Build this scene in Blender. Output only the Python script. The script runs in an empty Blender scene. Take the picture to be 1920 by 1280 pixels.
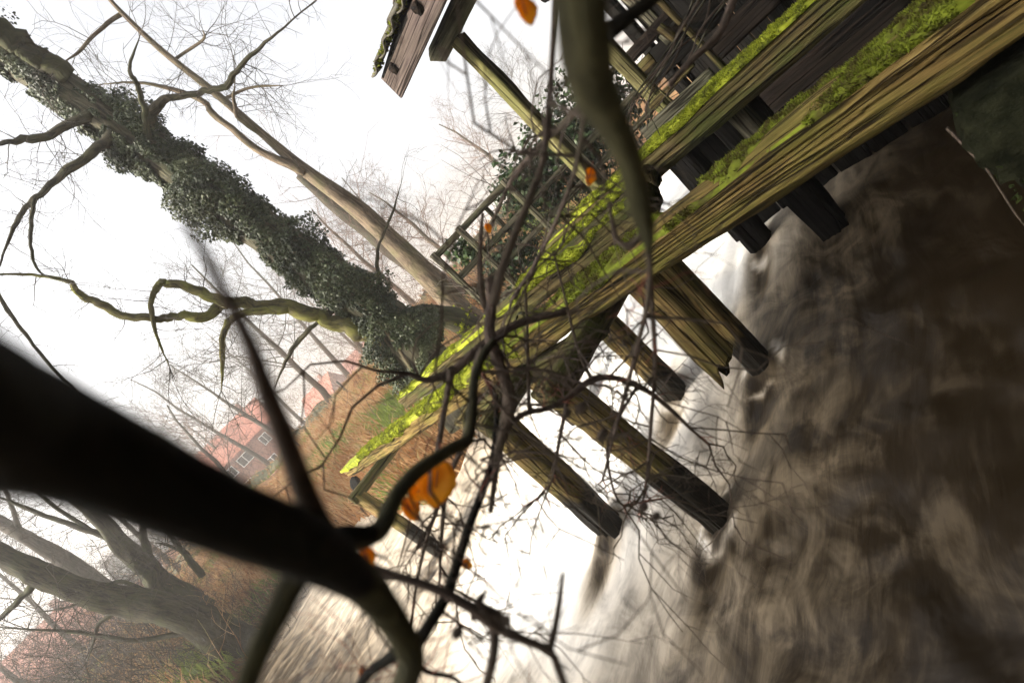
import bpy, math, random
import numpy as np
from mathutils import Vector, Matrix

random.seed(7)
RNG = np.random.default_rng(7)
scene = bpy.context.scene
COL = scene.collection

# ------------------------------------------------------------------ camera
CAM_Z = 2.3                     # eye height above the tail water, metres
FPX = 960.0                     # 18 mm on 36 mm, in pixels of the 1920 px photo
TH = math.radians(43.5)         # direction of world "down" in the picture
PITCH = math.radians(8.6)
R_ = np.array([1.0, 0, 0])
U_ = np.array([0, math.sin(PITCH), math.cos(PITCH)])
FWD = np.array([0, math.cos(PITCH), -math.sin(PITCH)])
CX = math.sin(TH) * R_ - math.cos(TH) * U_
CY = math.cos(TH) * R_ + math.sin(TH) * U_
C0 = np.array([0, 0, CAM_Z])
cd = bpy.data.cameras.new('camera')
cam = bpy.data.objects.new('camera', cd)
COL.objects.link(cam)
cam.matrix_world = Matrix(((CX[0], CY[0], -FWD[0], C0[0]), (CX[1], CY[1], -FWD[1], C0[1]),
                           (CX[2], CY[2], -FWD[2], C0[2]), (0, 0, 0, 1)))
cd.lens = 18.0
cd.sensor_width = 36.0
cd.clip_start = 0.01
cd.clip_end = 2000
cd.dof.use_dof = True
cd.dof.focus_distance = 4.4
cd.dof.aperture_fstop = 4.0
scene.camera = cam

# ------------------------------------------------------------------ sky, sun, exposure
SUN_EL, SUN_AZ = math.radians(28), math.radians(-100)     # azimuth from +Y towards +X
w = bpy.data.worlds.new('World')
scene.world = w
w.use_nodes = True
wn = w.node_tree
sky = wn.nodes.new('ShaderNodeTexSky')
sky.sky_type = 'NISHITA'
sky.sun_disc = False
sky.sun_elevation = SUN_EL
sky.sun_rotation = SUN_AZ
sky.air_density = 1.0
sky.dust_density = 9.0
sky.ozone_density = 0.6
bg = wn.nodes['Background']
bg.inputs[1].default_value = 0.15
hs = wn.nodes.new('ShaderNodeHueSaturation')          # milky winter overcast: the blue is washed out
hs.inputs['Saturation'].default_value = 0.22
wn.links.new(sky.outputs[0], hs.inputs['Color'])
wn.links.new(hs.outputs[0], bg.inputs[0])
sd = bpy.data.lights.new('sun', 'SUN')
sd.energy = 3.6
sd.angle = math.radians(6)
sd.color = (1.0, 0.89, 0.73)
sun = bpy.data.objects.new('sun', sd)
COL.objects.link(sun)
sdir = Vector((math.sin(SUN_AZ) * math.cos(SUN_EL), math.cos(SUN_AZ) * math.cos(SUN_EL), math.sin(SUN_EL)))
sun.rotation_euler = (-sdir).to_track_quat('-Z', 'Y').to_euler()
sun.location = sdir * 60
scene.view_settings.view_transform = 'Standard'
scene.view_settings.look = 'None'
scene.view_settings.gamma = 1.0
scene.view_settings.use_curve_mapping = False
scene.view_settings.exposure = 1.65
scene.render.engine = 'CYCLES'
scene.cycles.max_bounces = 6
scene.cycles.transparent_max_bounces = 8
scene.cycles.volume_bounces = 1
scene.cycles.use_denoising = True

# ------------------------------------------------------------------ pixel helpers
def ray(px, py):
    return FWD + (px - 960) / FPX * CX + (640 - py) / FPX * CY
def atD(px, py, d):                     # point at camera depth d
    return C0 + ray(px, py) * d
def atY(px, py, y):                     # point whose ground distance is y
    r = ray(px, py)
    return C0 + r * (y / r[1])
def onz(px, py, z):
    r = ray(px, py)
    return C0 + r * ((z - CAM_Z) / r[2])
def depth(p):
    return float(np.dot(np.asarray(p) - C0, FWD))

# weir frame of reference: d along the timber (towards the far bank), n downstream
BEAM_Z = CAM_Z - 0.70
_a, _b = onz(1915, 40, BEAM_Z), onz(640, 885, BEAM_Z)
Dv = (_b - _a); Dv[2] = 0; BLEN = float(np.linalg.norm(Dv)); Dv /= BLEN
Nv = np.array([-Dv[1], Dv[0], 0.0])
if np.dot(Nv, C0 - _a) < 0: Nv = -Nv
O_ = np.array([_a[0], _a[1], 0.0])
def st(s, t, z=0.0):                    # weir coordinates -> world
    return O_ + Nv * s + Dv * t + np.array([0, 0, z])
def onw(px, py, wd):                    # pixel -> vertical plane s = wd
    r = ray(px, py)
    k = (wd - np.dot(C0 - O_, Nv)) / np.dot(r, Nv)
    return C0 + r * k
def to_st(p):
    q = np.asarray(p) - O_
    return float(np.dot(q, Nv)), float(np.dot(q, Dv))

# ------------------------------------------------------------------ numpy noise
_perm = RNG.permutation(512)
_perm = np.concatenate([_perm, _perm, _perm])
_val = RNG.random(512) * 2 - 1
def vnoise(x, y, z=0.0):
    x, y, z = np.broadcast_arrays(np.asarray(x, float), np.asarray(y, float), np.asarray(z, float))
    xi, yi, zi = np.floor(x).astype(int), np.floor(y).astype(int), np.floor(z).astype(int)
    xf, yf, zf = x - xi, y - yi, z - zi
    s = lambda a: a * a * (3 - 2 * a)
    u, v, q = s(xf), s(yf), s(zf)
    def h(i, j, k):
        return _val[_perm[_perm[_perm[(xi + i) & 511] + ((yi + j) & 511)] + ((zi + k) & 511)] & 511]
    l = lambda a, b, t: a + (b - a) * t
    return l(l(l(h(0,0,0), h(1,0,0), u), l(h(0,1,0), h(1,1,0), u), v),
             l(l(h(0,0,1), h(1,0,1), u), l(h(0,1,1), h(1,1,1), u), v), q)
def fbm(x, y, z=0.0, o=4):
    a, f, r = 1.0, 1.0, 0
    for i in range(o):
        r = r + a * vnoise(np.asarray(x) * f + 17.3 * i, np.asarray(y) * f + 5.1 * i, np.asarray(z) * f)
        a *= 0.5; f *= 2.03
    return r
def sstep(a, b, x):
    t = np.clip((np.asarray(x, float) - a) / (b - a), 0, 1)
    return t * t * (3 - 2 * t)

# ------------------------------------------------------------------ materials
def nt(name):
    m = bpy.data.materials.new(name); m.use_nodes = True
    t = m.node_tree; b = t.nodes['Principled BSDF']
    return m, t, b
def N(t, kind, **kw):
    n = t.nodes.new(kind)
    for k, v in kw.items():
        if k in n.inputs: n.inputs[k].default_value = v
        else: setattr(n, k, v)
    return n
def ramp(t, stops):
    r = t.nodes.new('ShaderNodeValToRGB')
    e = r.color_ramp.elements
    while len(e) < len(stops): e.new(0.5)
    for i, (p, c) in enumerate(stops):
        e[i].position = p; e[i].color = (*c, 1) if len(c) == 3 else c
    return r
def mixc(t, fac, a, b, blend='MIX'):
    m = t.nodes.new('ShaderNodeMix'); m.data_type = 'RGBA'; m.blend_type = blend
    for s, v in ((m.inputs[0], fac), (m.inputs[6], a), (m.inputs[7], b)):
        if hasattr(v, 'is_output'): t.links.new(v, s)
        elif isinstance(v, (int, float)): s.default_value = v
        else: s.default_value = (*v, 1)
    return m.outputs[2]
def coords(t, which='Object', scale=(1, 1, 1)):
    c = t.nodes.new('ShaderNodeTexCoord'); mp = t.nodes.new('ShaderNodeMapping')
    mp.inputs['Scale'].default_value = scale
    t.links.new(c.outputs[which], mp.inputs[0])
    return mp.outputs[0]
def bump(t, b, h, strength=0.5, dist=0.01):
    n = t.nodes.new('ShaderNodeBump'); n.inputs['Strength'].default_value = strength
    n.inputs['Distance'].default_value = dist
    t.links.new(h, n.inputs['Height']); t.links.new(n.outputs[0], b.inputs['Normal'])

def wood(name, dark, mid, light, green=(0.10, 0.13, 0.02), greenamt=0.5, wet=None, grain=44, rough=0.85):
    m, t, b = nt(name)
    v = coords(t, 'Object', (1.6, grain, grain))
    n1 = N(t, 'ShaderNodeTexNoise', Scale=1.0, Detail=6.0, Roughness=0.65, Distortion=0.4)
    t.links.new(v, n1.inputs['Vector'])
    r1 = ramp(t, [(0.36, dark), (0.50, mid), (0.66, light)])
    t.links.new(n1.outputs[0], r1.inputs[0])
    v2 = coords(t, 'Object', (1.3, 3, 3))
    n2 = N(t, 'ShaderNodeTexNoise', Scale=1.6, Detail=4.0, Roughness=0.6)
    t.links.new(v2, n2.inputs['Vector'])
    r2 = ramp(t, [(0.42, (0, 0, 0)), (0.62, (1, 1, 1))])
    t.links.new(n2.outputs[0], r2.inputs[0])
    mm = N(t, 'ShaderNodeMath', operation='MULTIPLY'); mm.inputs[1].default_value = greenamt
    t.links.new(r2.outputs[0], mm.inputs[0])
    c = mixc(t, mm.outputs[0], r1.outputs[0], green)
    # stains
    n3 = N(t, 'ShaderNodeTexNoise', Scale=5.0, Detail=5.0, Roughness=0.7)
    t.links.new(coords(t, 'Object', (0.5, 1.2, 1.2)), n3.inputs['Vector'])
    r3 = ramp(t, [(0.30, (0.25, 0.2, 0.15)), (0.46, (1, 1, 1))])
    t.links.new(n3.outputs[0], r3.inputs[0])
    c = mixc(t, 0.85, c, r3.outputs[0], 'MULTIPLY')
    # long splits that follow the grain
    n4 = N(t, 'ShaderNodeTexNoise', Scale=1.0, Detail=3.0, Roughness=0.45, Distortion=0.25)
    t.links.new(coords(t, 'Object', (0.45, 13, 13)), n4.inputs['Vector'])
    r4 = ramp(t, [(0.468, (1, 1, 1)), (0.492, (0.05, 0.035, 0.02)), (0.502, (0.05, 0.035, 0.02)), (0.522, (1, 1, 1))])
    t.links.new(n4.outputs[0], r4.inputs[0])
    c = mixc(t, 0.92, c, r4.outputs[0], 'MULTIPLY')
    if wet is not None:              # water-soaked foot of the post
        g = N(t, 'ShaderNodeNewGeometry'); sx = N(t, 'ShaderNodeSeparateXYZ')
        t.links.new(g.outputs['Position'], sx.inputs[0])
        ad = N(t, 'ShaderNodeMath', operation='MULTIPLY_ADD'); ad.inputs[1].default_value = 0.5
        t.links.new(n3.outputs[0], ad.inputs[0]); t.links.new(sx.outputs[2], ad.inputs[2])
        rw = ramp(t, [(wet, (1, 1, 1)), (wet + 0.14, (0, 0, 0))])
        t.links.new(ad.outputs[0], rw.inputs[0])
        c = mixc(t, rw.outputs[0], c, (0.012, 0.010, 0.007))
        rr = N(t, 'ShaderNodeMapRange'); rr.inputs[3].default_value = rough; rr.inputs[4].default_value = 0.35
        t.links.new(rw.outputs[0], rr.inputs[0]); t.links.new(rr.outputs[0], b.inputs['Roughness'])
    else:
        b.inputs['Roughness'].default_value = rough
    t.links.new(c, b.inputs['Base Color'])
    hm = N(t, 'ShaderNodeMath', operation='MULTIPLY')
    t.links.new(n1.outputs[0], hm.inputs[0]); t.links.new(r4.outputs[0], hm.inputs[1])
    bump(t, b, hm.outputs[0], 1.0, 0.016)
    b.inputs['Specular IOR Level'].default_value = 0.12
    return m

def bark(name, dark, light, green, gamt=0.4, scale=(14, 2.2, 1), moss_top=0.0):
    m, t, b = nt(name)
    v = coords(t, 'UV', scale)
    n1 = N(t, 'ShaderNodeTexNoise', Scale=1.5, Detail=7.0, Roughness=0.7, Distortion=0.8)
    t.links.new(v, n1.inputs['Vector'])
    r1 = ramp(t, [(0.40, dark), (0.60, light)])
    t.links.new(n1.outputs[0], r1.inputs[0])
    n2 = N(t, 'ShaderNodeTexNoise', Scale=2.2, Detail=5.0, Roughness=0.65)
    t.links.new(coords(t, 'Object'), n2.inputs['Vector'])
    r2 = ramp(t, [(0.45, (0, 0, 0)), (0.65, (1, 1, 1))])
    t.links.new(n2.outputs[0], r2.inputs[0])
    mm = N(t, 'ShaderNodeMath', operation='MULTIPLY'); mm.inputs[1].default_value = gamt
    t.links.new(r2.outputs[0], mm.inputs[0])
    c = mixc(t, mm.outputs[0], r1.outputs[0], green)
    t.links.new(c, b.inputs['Base Color'])
    b.inputs['Roughness'].default_value = 0.9
    b.inputs['Specular IOR Level'].default_value = 0.2
    bump(t, b, n1.outputs[0], 0.9, 0.03)
    return m

def plain(name, c1, c2, scale=8.0, rough=0.8, detail=4.0, trans=0.0, coord='Object', bs=0.3, bd=0.01, spec=0.3):
    m, t, b = nt(name)
    n1 = N(t, 'ShaderNodeTexNoise', Scale=scale, Detail=detail, Roughness=0.6)
    t.links.new(coords(t, coord), n1.inputs['Vector'])
    r1 = ramp(t, [(0.35, c1), (0.65, c2)])
    t.links.new(n1.outputs[0], r1.inputs[0])
    t.links.new(r1.outputs[0], b.inputs['Base Color'])
    b.inputs['Roughness'].default_value = rough
    b.inputs['Specular IOR Level'].default_value = spec
    if bs: bump(t, b, n1.outputs[0], bs, bd)
    if trans:
        tr = N(t, 'ShaderNodeBsdfTranslucent'); t.links.new(r1.outputs[0], tr.inputs[0])
        mx = N(t, 'ShaderNodeMixShader'); mx.inputs[0].default_value = trans
        t.links.new(b.outputs[0], mx.inputs[1]); t.links.new(tr.outputs[0], mx.inputs[2])
        t.links.new(mx.outputs[0], t.nodes['Material Output'].inputs[0])
    return m

def vary(name, cols, rough=0.8, trans=0.25, vscale=3.0):
    """blade / leaf material: colour picked per loose piece (random per island) and by a broad noise"""
    m, t, b = nt(name)
    g = N(t, 'ShaderNodeNewGeometry')
    k = len(cols)
    r = ramp(t, [(i / (k - 1), c) for i, c in enumerate(cols)])
    n1 = N(t, 'ShaderNodeTexNoise', Scale=vscale, Detail=3.0)
    t.links.new(coords(t, 'Object'), n1.inputs['Vector'])
    rr = ramp(t, [(0.35, (0, 0, 0)), (0.65, (1, 1, 1))]); t.links.new(n1.outputs[0], rr.inputs[0])
    mx = N(t, 'ShaderNodeMath', operation='MULTIPLY_ADD'); mx.inputs[1].default_value = 0.6
    t.links.new(rr.outputs[0], mx.inputs[0])
    m2 = N(t, 'ShaderNodeMath', operation='MULTIPLY'); m2.inputs[1].default_value = 0.4
    t.links.new(g.outputs['Random Per Island'], m2.inputs[0]); t.links.new(m2.outputs[0], mx.inputs[2])
    t.links.new(mx.outputs[0], r.inputs[0])
    t.links.new(r.outputs[0], b.inputs['Base Color'])
    b.inputs['Roughness'].default_value = rough
    b.inputs['Specular IOR Level'].default_value = 0.25
    if trans:
        tr = N(t, 'ShaderNodeBsdfTranslucent'); t.links.new(r.outputs[0], tr.inputs[0])
        ms = N(t, 'ShaderNodeMixShader'); ms.inputs[0].default_value = trans
        t.links.new(b.outputs[0], ms.inputs[1]); t.links.new(tr.outputs[0], ms.inputs[2])
        t.links.new(ms.outputs[0], t.nodes['Material Output'].inputs[0])
    return m

M = {}
M['beam'] = wood('weathered_oak', (0.0304, 0.0191, 0.0060), (0.1366, 0.0911, 0.0284), (0.2378, 0.1720, 0.0607), (0.0860, 0.0860, 0.0142), 0.6)
M['beam2'] = wood('damp_oak', (0.0180, 0.0126, 0.0054), (0.0765, 0.0558, 0.0216), (0.1440, 0.1125, 0.0495), (0.0378, 0.0504, 0.0090), 0.7)
M['post'] = wood('post_wood', (0.0364, 0.0234, 0.0091), (0.1690, 0.1144, 0.0416), (0.2925, 0.2145, 0.0884), (0.0780, 0.0858, 0.0195), 0.6, wet=0.74)
M['grey'] = wood('grey_wood', (0.0289, 0.0248, 0.0165), (0.0907, 0.0825, 0.0577), (0.1568, 0.1444, 0.1031), (0.0495, 0.0619, 0.0206), 0.4)
M['pole'] = wood('hut_post_wood', (0.0518, 0.0432, 0.0173), (0.1469, 0.1296, 0.0562), (0.1987, 0.1814, 0.0864), (0.0950, 0.1037, 0.0302), 0.5)
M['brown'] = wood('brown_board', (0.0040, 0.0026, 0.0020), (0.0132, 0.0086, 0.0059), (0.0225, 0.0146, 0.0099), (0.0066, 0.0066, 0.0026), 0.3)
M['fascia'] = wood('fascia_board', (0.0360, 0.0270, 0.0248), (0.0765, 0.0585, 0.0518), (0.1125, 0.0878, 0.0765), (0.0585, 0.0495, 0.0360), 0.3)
M['black'] = wood('shade_black_board', (0.0010, 0.0008, 0.0006), (0.0030, 0.0022, 0.0016), (0.0053, 0.0043, 0.0030), (0.0032, 0.0032, 0.0013), 0.3)  # near-black wood: the gloom of hut and gaps is put into the colour
M['moss'] = vary('moss', [(0.045, 0.040, 0.010), (0.13, 0.15, 0.013), (0.27, 0.31, 0.020), (0.44, 0.48, 0.045)], 0.9, 0.35, 12.0)
M['moss_old'] = vary('old_moss', [(0.040, 0.026, 0.010), (0.075, 0.066, 0.012), (0.15, 0.18, 0.016), (0.24, 0.29, 0.025)], 0.9, 0.3, 12.0)
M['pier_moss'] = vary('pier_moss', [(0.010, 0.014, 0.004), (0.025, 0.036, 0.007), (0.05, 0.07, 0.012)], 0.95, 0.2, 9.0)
M['ivybark'] = bark('ivy_tree_bark', (0.0225, 0.0200, 0.0140), (0.1000, 0.0900, 0.0575), (0.0550, 0.0650, 0.0275), 0.6)
M['mossbark'] = bark('mossy_limb_bark', (0.040, 0.036, 0.016), (0.13, 0.115, 0.045), (0.17, 0.18, 0.03), 0.75)
M['beech'] = bark('beech_bark', (0.050, 0.038, 0.026), (0.165, 0.125, 0.085), (0.085, 0.095, 0.03), 0.4)
M['oakbark'] = bark('oak_bark', (0.011, 0.010, 0.006), (0.052, 0.046, 0.025), (0.042, 0.050, 0.014), 0.7)
M['mist'] = bark('far_bark', (0.0235, 0.0196, 0.0137), (0.0706, 0.0588, 0.0431), (0.0431, 0.0510, 0.0235), 0.4)
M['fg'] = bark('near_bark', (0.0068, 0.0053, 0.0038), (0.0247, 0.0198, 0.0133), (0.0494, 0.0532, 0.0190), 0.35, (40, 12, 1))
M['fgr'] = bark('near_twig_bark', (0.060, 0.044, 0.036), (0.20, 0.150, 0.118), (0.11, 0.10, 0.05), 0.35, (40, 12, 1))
M['fgo'] = bark('lit_olive_bark', (0.0315, 0.0280, 0.0140), (0.1050, 0.0945, 0.0455), (0.0910, 0.0910, 0.0280), 0.5, (30, 9, 1))  # brighter copy of the near bark, with the light on it in the colour
M['twig'] = plain('twig', (0.0227, 0.0186, 0.0124), (0.0495, 0.0413, 0.0289), 3.0, bs=0)
M['redtwig'] = plain('red_twig', (0.085, 0.055, 0.042), (0.16, 0.105, 0.075), 2.0, bs=0)
M['ivy'] = vary('ivy_leaf', [(0.008, 0.013, 0.006), (0.020, 0.030, 0.011), (0.045, 0.060, 0.024), (0.095, 0.105, 0.055)], 0.5, 0.1, 2.2)
M['laurel'] = vary('evergreen_leaf', [(0.0140, 0.0280, 0.0112), (0.0280, 0.0525, 0.0175), (0.0525, 0.0840, 0.0280)], 0.4, 0.15)
M['dry'] = vary('dry_grass', [(0.14, 0.060, 0.024), (0.32, 0.165, 0.070), (0.46, 0.31, 0.165), (0.24, 0.23, 0.09)], 0.9, 0.35, 1.3)
M['green'] = vary('green_grass', [(0.0900, 0.1237, 0.0282), (0.1575, 0.2137, 0.0450), (0.2587, 0.3038, 0.0788)], 0.85, 0.35, 0.7)
M['leaf'] = vary('orange_leaf', [(0.70, 0.24, 0.012), (0.85, 0.40, 0.02), (0.88, 0.50, 0.04)], 0.5, 0.5, 30)
M['bud'] = plain('bud', (0.20, 0.06, 0.04), (0.34, 0.13, 0.08), 60, bs=0)
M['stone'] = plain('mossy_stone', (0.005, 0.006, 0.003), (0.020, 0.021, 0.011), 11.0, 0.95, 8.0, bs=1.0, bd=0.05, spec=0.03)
M['tile'] = plain('roof_tile', (0.0300, 0.0270, 0.0210), (0.0780, 0.0720, 0.0510), 14.0, bs=0.6)
M['brick'] = plain('red_brick', (0.20, 0.072, 0.048), (0.30, 0.12, 0.08), 3.0, bs=0.2)
M['redroof'] = plain('red_roof', (0.26, 0.085, 0.055), (0.36, 0.13, 0.085), 2.0, bs=0.2)
M['greyroof'] = plain('grey_slate', (0.13, 0.13, 0.13), (0.20, 0.20, 0.19), 2.0, bs=0.2)
M['white'] = plain('white_frame', (0.74, 0.74, 0.72), (0.80, 0.80, 0.78), 5, bs=0)
M['glass'] = plain('window_glass', (0.03, 0.035, 0.04), (0.05, 0.055, 0.06), 2, 0.08, bs=0, spec=0.6)
M['hedge'] = plain('hedge', (0.05, 0.06, 0.025), (0.13, 0.13, 0.07), 5, bs=0.6, bd=0.1)
M['pathm'] = plain('red_path', (0.36, 0.15, 0.095), (0.46, 0.21, 0.14), 1.5, bs=0.3)
M['iron'] = plain('dark_iron', (0.02, 0.02, 0.02), (0.06, 0.045, 0.035), 30, 0.6, bs=0.3)
M['pale'] = plain('pale_glazed_pipe', (0.16, 0.22, 0.17), (0.34, 0.42, 0.34), 18, 0.45, bs=0.2)

# ------------------------------------------------------------------ mesh helpers
class MB:
    def __init__(self):
        self.v = []; self.f = []; self.uv = []; self.n = 0
    def add(self, verts, faces, uvs=None):
        verts = np.asarray(verts, float)
        self.v.append(verts)
        b = self.n
        self.f.extend([tuple(int(i) + b for i in q) for q in faces])
        self.uv.append(np.asarray(uvs, float) if uvs is not None else np.zeros((len(verts), 2)))
        self.n += len(verts)
    def tube(self, pts, rad, sides=6, rough=0.0, seed=0.0, cap=True, nf=6.0):
        pts = np.asarray(pts, float); rad = np.asarray(rad, float); k = len(pts)
        tan = np.gradient(pts, axis=0); tan /= (np.linalg.norm(tan, axis=1, keepdims=True) + 1e-9)
        up = np.array([0.31, 0.2, 0.93])
        a = np.cross(tan, up); a /= (np.linalg.norm(a, axis=1, keepdims=True) + 1e-9)
        b = np.cross(tan, a)
        ang = np.arange(sides) / sides * 2 * math.pi
        ln = np.concatenate([[0], np.cumsum(np.linalg.norm(np.diff(pts, axis=0), axis=1))])
        rr = rad[:, None] * np.ones((1, sides))
        if rough:
            rr = rr * (1 + rough * fbm(np.cos(ang)[None] * 1.4 + seed, np.sin(ang)[None] * 1.4, (ln * nf * 0.25)[:, None], 3)
                       + 0.35 * rough * vnoise(ang[None] * 3 + seed, (ln * nf)[:, None], 3.3))
        V = pts[:, None] + rr[..., None] * (np.cos(ang)[None, :, None] * a[:, None] + np.sin(ang)[None, :, None] * b[:, None])
        uvs = np.stack(np.broadcast_arrays((ang / (2 * math.pi))[None] * 2 * math.pi * rad.mean(), ln[:, None]), -1).reshape(-1, 2)
        F = []
        for i in range(k - 1):
            o = i * sides
            for j in range(sides):
                j2 = (j + 1) % sides
                F.append((o + j, o + j2, o + sides + j2, o + sides + j))
        if cap:
            F.append(tuple(range(sides - 1, -1, -1))); F.append(tuple(range((k - 1) * sides, k * sides)))
        self.add(V.reshape(-1, 3), F, uvs)
    def box(self, lo, hi):
        x0, y0, z0 = lo; x1, y1, z1 = hi
        self.add([(x0,y0,z0),(x1,y0,z0),(x1,y1,z0),(x0,y1,z0),(x0,y0,z1),(x1,y0,z1),(x1,y1,z1),(x0,y1,z1)],
                 [(0,3,2,1),(4,5,6,7),(0,1,5,4),(1,2,6,5),(2,3,7,6),(3,0,4,7)])
    def mesh(self, name, mat, smooth=True):
        me = bpy.data.meshes.new(name)
        V = np.concatenate(self.v) if self.v else np.zeros((0, 3))
        me.from_pydata(V.tolist(), [], self.f)
        uvl = me.uv_layers.new(name='UVMap')
        UV = np.concatenate(self.uv)
        li = np.zeros(len(me.loops), dtype=np.int32); me.loops.foreach_get('vertex_index', li)
        uvl.data.foreach_set('uv', UV[li].ravel())
        if smooth: me.polygons.foreach_set('use_smooth', [True] * len(me.polygons))
        me.materials.append(M[mat] if isinstance(mat, str) else mat)
        me.update()
        return me

def tag(o, label=None, cat=None, group=None, kind=None):
    if label: o['label'] = label
    if cat: o['category'] = cat
    if group: o['group'] = group
    if kind: o['kind'] = kind
    return o
def empty(name, loc, label, cat, group=None):
    o = bpy.data.objects.new(name, None); o.empty_display_size = 0.2
    o.location = Vector(np.asarray(loc, float)); COL.objects.link(o)
    return tag(o, label, cat, group)
WM = {}                                   # world matrices of everything made so far
def link(o, parent=None, world=None):
    COL.objects.link(o)
    world = Matrix.Identity(4) if world is None else world
    WM[o.name] = world
    if parent is not None:
        o.parent = parent
        pw = WM[parent.name] if parent.name in WM else Matrix.Translation(parent.location)
        o.matrix_parent_inverse = pw.inverted()
    o.matrix_basis = world
    return o
def build(mb, name, mat, parent=None, smooth=True, origin=None, kind=None):
    """world-space mesh builder -> object with its origin at origin"""
    if origin is None:
        origin = np.concatenate(mb.v).mean(axis=0)
    for i in range(len(mb.v)): mb.v[i] = mb.v[i] - origin
    o = bpy.data.objects.new(name, mb.mesh(name, mat, smooth))
    link(o, parent, Matrix.Translation(Vector(origin)))
    if kind: o['kind'] = kind
    return o
def spline(pts, sub=5):
    P = np.asarray(pts, float)
    if len(P) < 3: sub = max(sub, 2)
    Q = np.vstack([2 * P[0] - P[1], P, 2 * P[-1] - P[-2]])
    out = []
    for i in range(1, len(Q) - 2):
        for k in range(sub):
            t = k / sub
            out.append(0.5 * ((2 * Q[i]) + (-Q[i-1] + Q[i+1]) * t + (2*Q[i-1] - 5*Q[i] + 4*Q[i+1] - Q[i+2]) * t*t
                              + (-Q[i-1] + 3*Q[i] - 3*Q[i+1] + Q[i+2]) * t**3))
    out.append(P[-1])
    return np.array(out)

def timber(name, A, B, wd, h, mat, parent=None, up=(0, 0, 1), rough=0.008, seed=0.0, cracks=(), taper=1.0, step=0.06, ragged=0.0, corner=0.16, res=7):
    """a squared, weathered timber from A to B (axis through its middle); local X runs along the grain"""
    A = np.asarray(A, float); B = np.asarray(B, float)
    L = float(np.linalg.norm(B - A)); X = (B - A) / L
    up = np.asarray(up, float); Y = np.cross(up, X); Y /= np.linalg.norm(Y); Z = np.cross(X, Y)
    nx = max(3, int(L / step)); per = []
    c = corner * min(wd, h)
    def side(p, q, k): return [(p[0] + (q[0]-p[0]) * i / k, p[1] + (q[1]-p[1]) * i / k) for i in range(k)]
    a, b = wd / 2, h / 2
    P = [(-a, -b + c), (-a, b - c), (-a + c, b), (a - c, b), (a, b - c), (a, -b + c), (a - c, -b), (-a + c, -b)]
    kk = [res, 1, 6, 1, res, 1, 6, 1]
    for i in range(8): per += side(P[i], P[(i + 1) % 8], kk[i])
    per = np.array(per); m = len(per)
    xs = np.linspace(0, L, nx + 1)
    tp = 1 + (taper - 1) * xs / L
    rad = per / (np.linalg.norm(per, axis=1, keepdims=True) + 1e-9)
    ph = np.arctan2(per[:, 1], per[:, 0])
    d = rough * (fbm(xs[:, None] * 0.9 + seed, np.cos(ph)[None] * 6, np.sin(ph)[None] * 6 + seed, 3) * 0.8
                 + 1.1 * fbm(xs[:, None] * 2.5 + seed, per[None, :, 0] * 14 + seed, per[None, :, 1] * 14, 3))
    iscorn = np.zeros(m)
    idx = np.cumsum([0] + kk)
    for j in (1, 3, 5, 7): iscorn[[idx[j] % m, (idx[j] + 1) % m]] = 1
    d = d - iscorn[None] * rough * 2.2 * np.clip(fbm(xs[:, None] * 3 + seed, ph[None] * 2, 9.1, 3), 0, 2)
    for (face, frac, x0, x1, dp) in cracks:
        j = idx[face * 2] + int(round(frac * kk[face * 2]))
        wob = (vnoise(xs * 1.2 + seed + frac * 9, 5.5) * 0.13 * res).round().astype(int)
        for i, x in enumerate(xs):
            if x0 * L <= x <= x1 * L:
                d[i, (j + wob[i]) % m] -= dp * math.sin(math.pi * (x / L - x0) / (x1 - x0)) ** 0.5
    V = np.zeros((nx + 1, m, 3))
    V[..., 0] = xs[:, None]
    V[..., 1] = per[None, :, 0] * tp[:, None] + rad[None, :, 0] * d
    V[..., 2] = per[None, :, 1] * tp[:, None] + rad[None, :, 1] * d
    # a slow bow / twist
    V[..., 1] += (0.012 * L / 4 * vnoise(xs * 0.5 + seed, 1.7))[:, None]
    V[..., 2] += (0.012 * L / 4 * vnoise(xs * 0.5 + seed, 8.7))[:, None]
    if ragged:
        V[-1, :, 0] += ragged * fbm(per[:, 0] * 16 + seed, per[:, 1] * 16, 2.0, 2) * 1.2
        V[-2, :, 0] += ragged * 0.5 * fbm(per[:, 0] * 16 + seed, per[:, 1] * 16, 2.0, 2)
    F = []
    for i in range(nx):
        o = i * m
        for j in range(m):
            j2 = (j + 1) % m
            F.append((o + j, o + m + j, o + m + j2, o + j2))
    F.append(tuple(range(m))); F.append(tuple(range((nx + 1) * m - 1, nx * m - 1, -1)))
    mb = MB(); mb.add(V.reshape(-1, 3), F)
    me = mb.mesh(name, mat, True)
    o = bpy.data.objects.new(name, me)
    W = Matrix(((X[0], Y[0], Z[0], A[0]), (X[1], Y[1], Z[1], A[1]), (X[2], Y[2], Z[2], A[2]), (0, 0, 0, 1)))
    link(o, parent, W)
    o['_L'] = L
    return o

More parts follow.
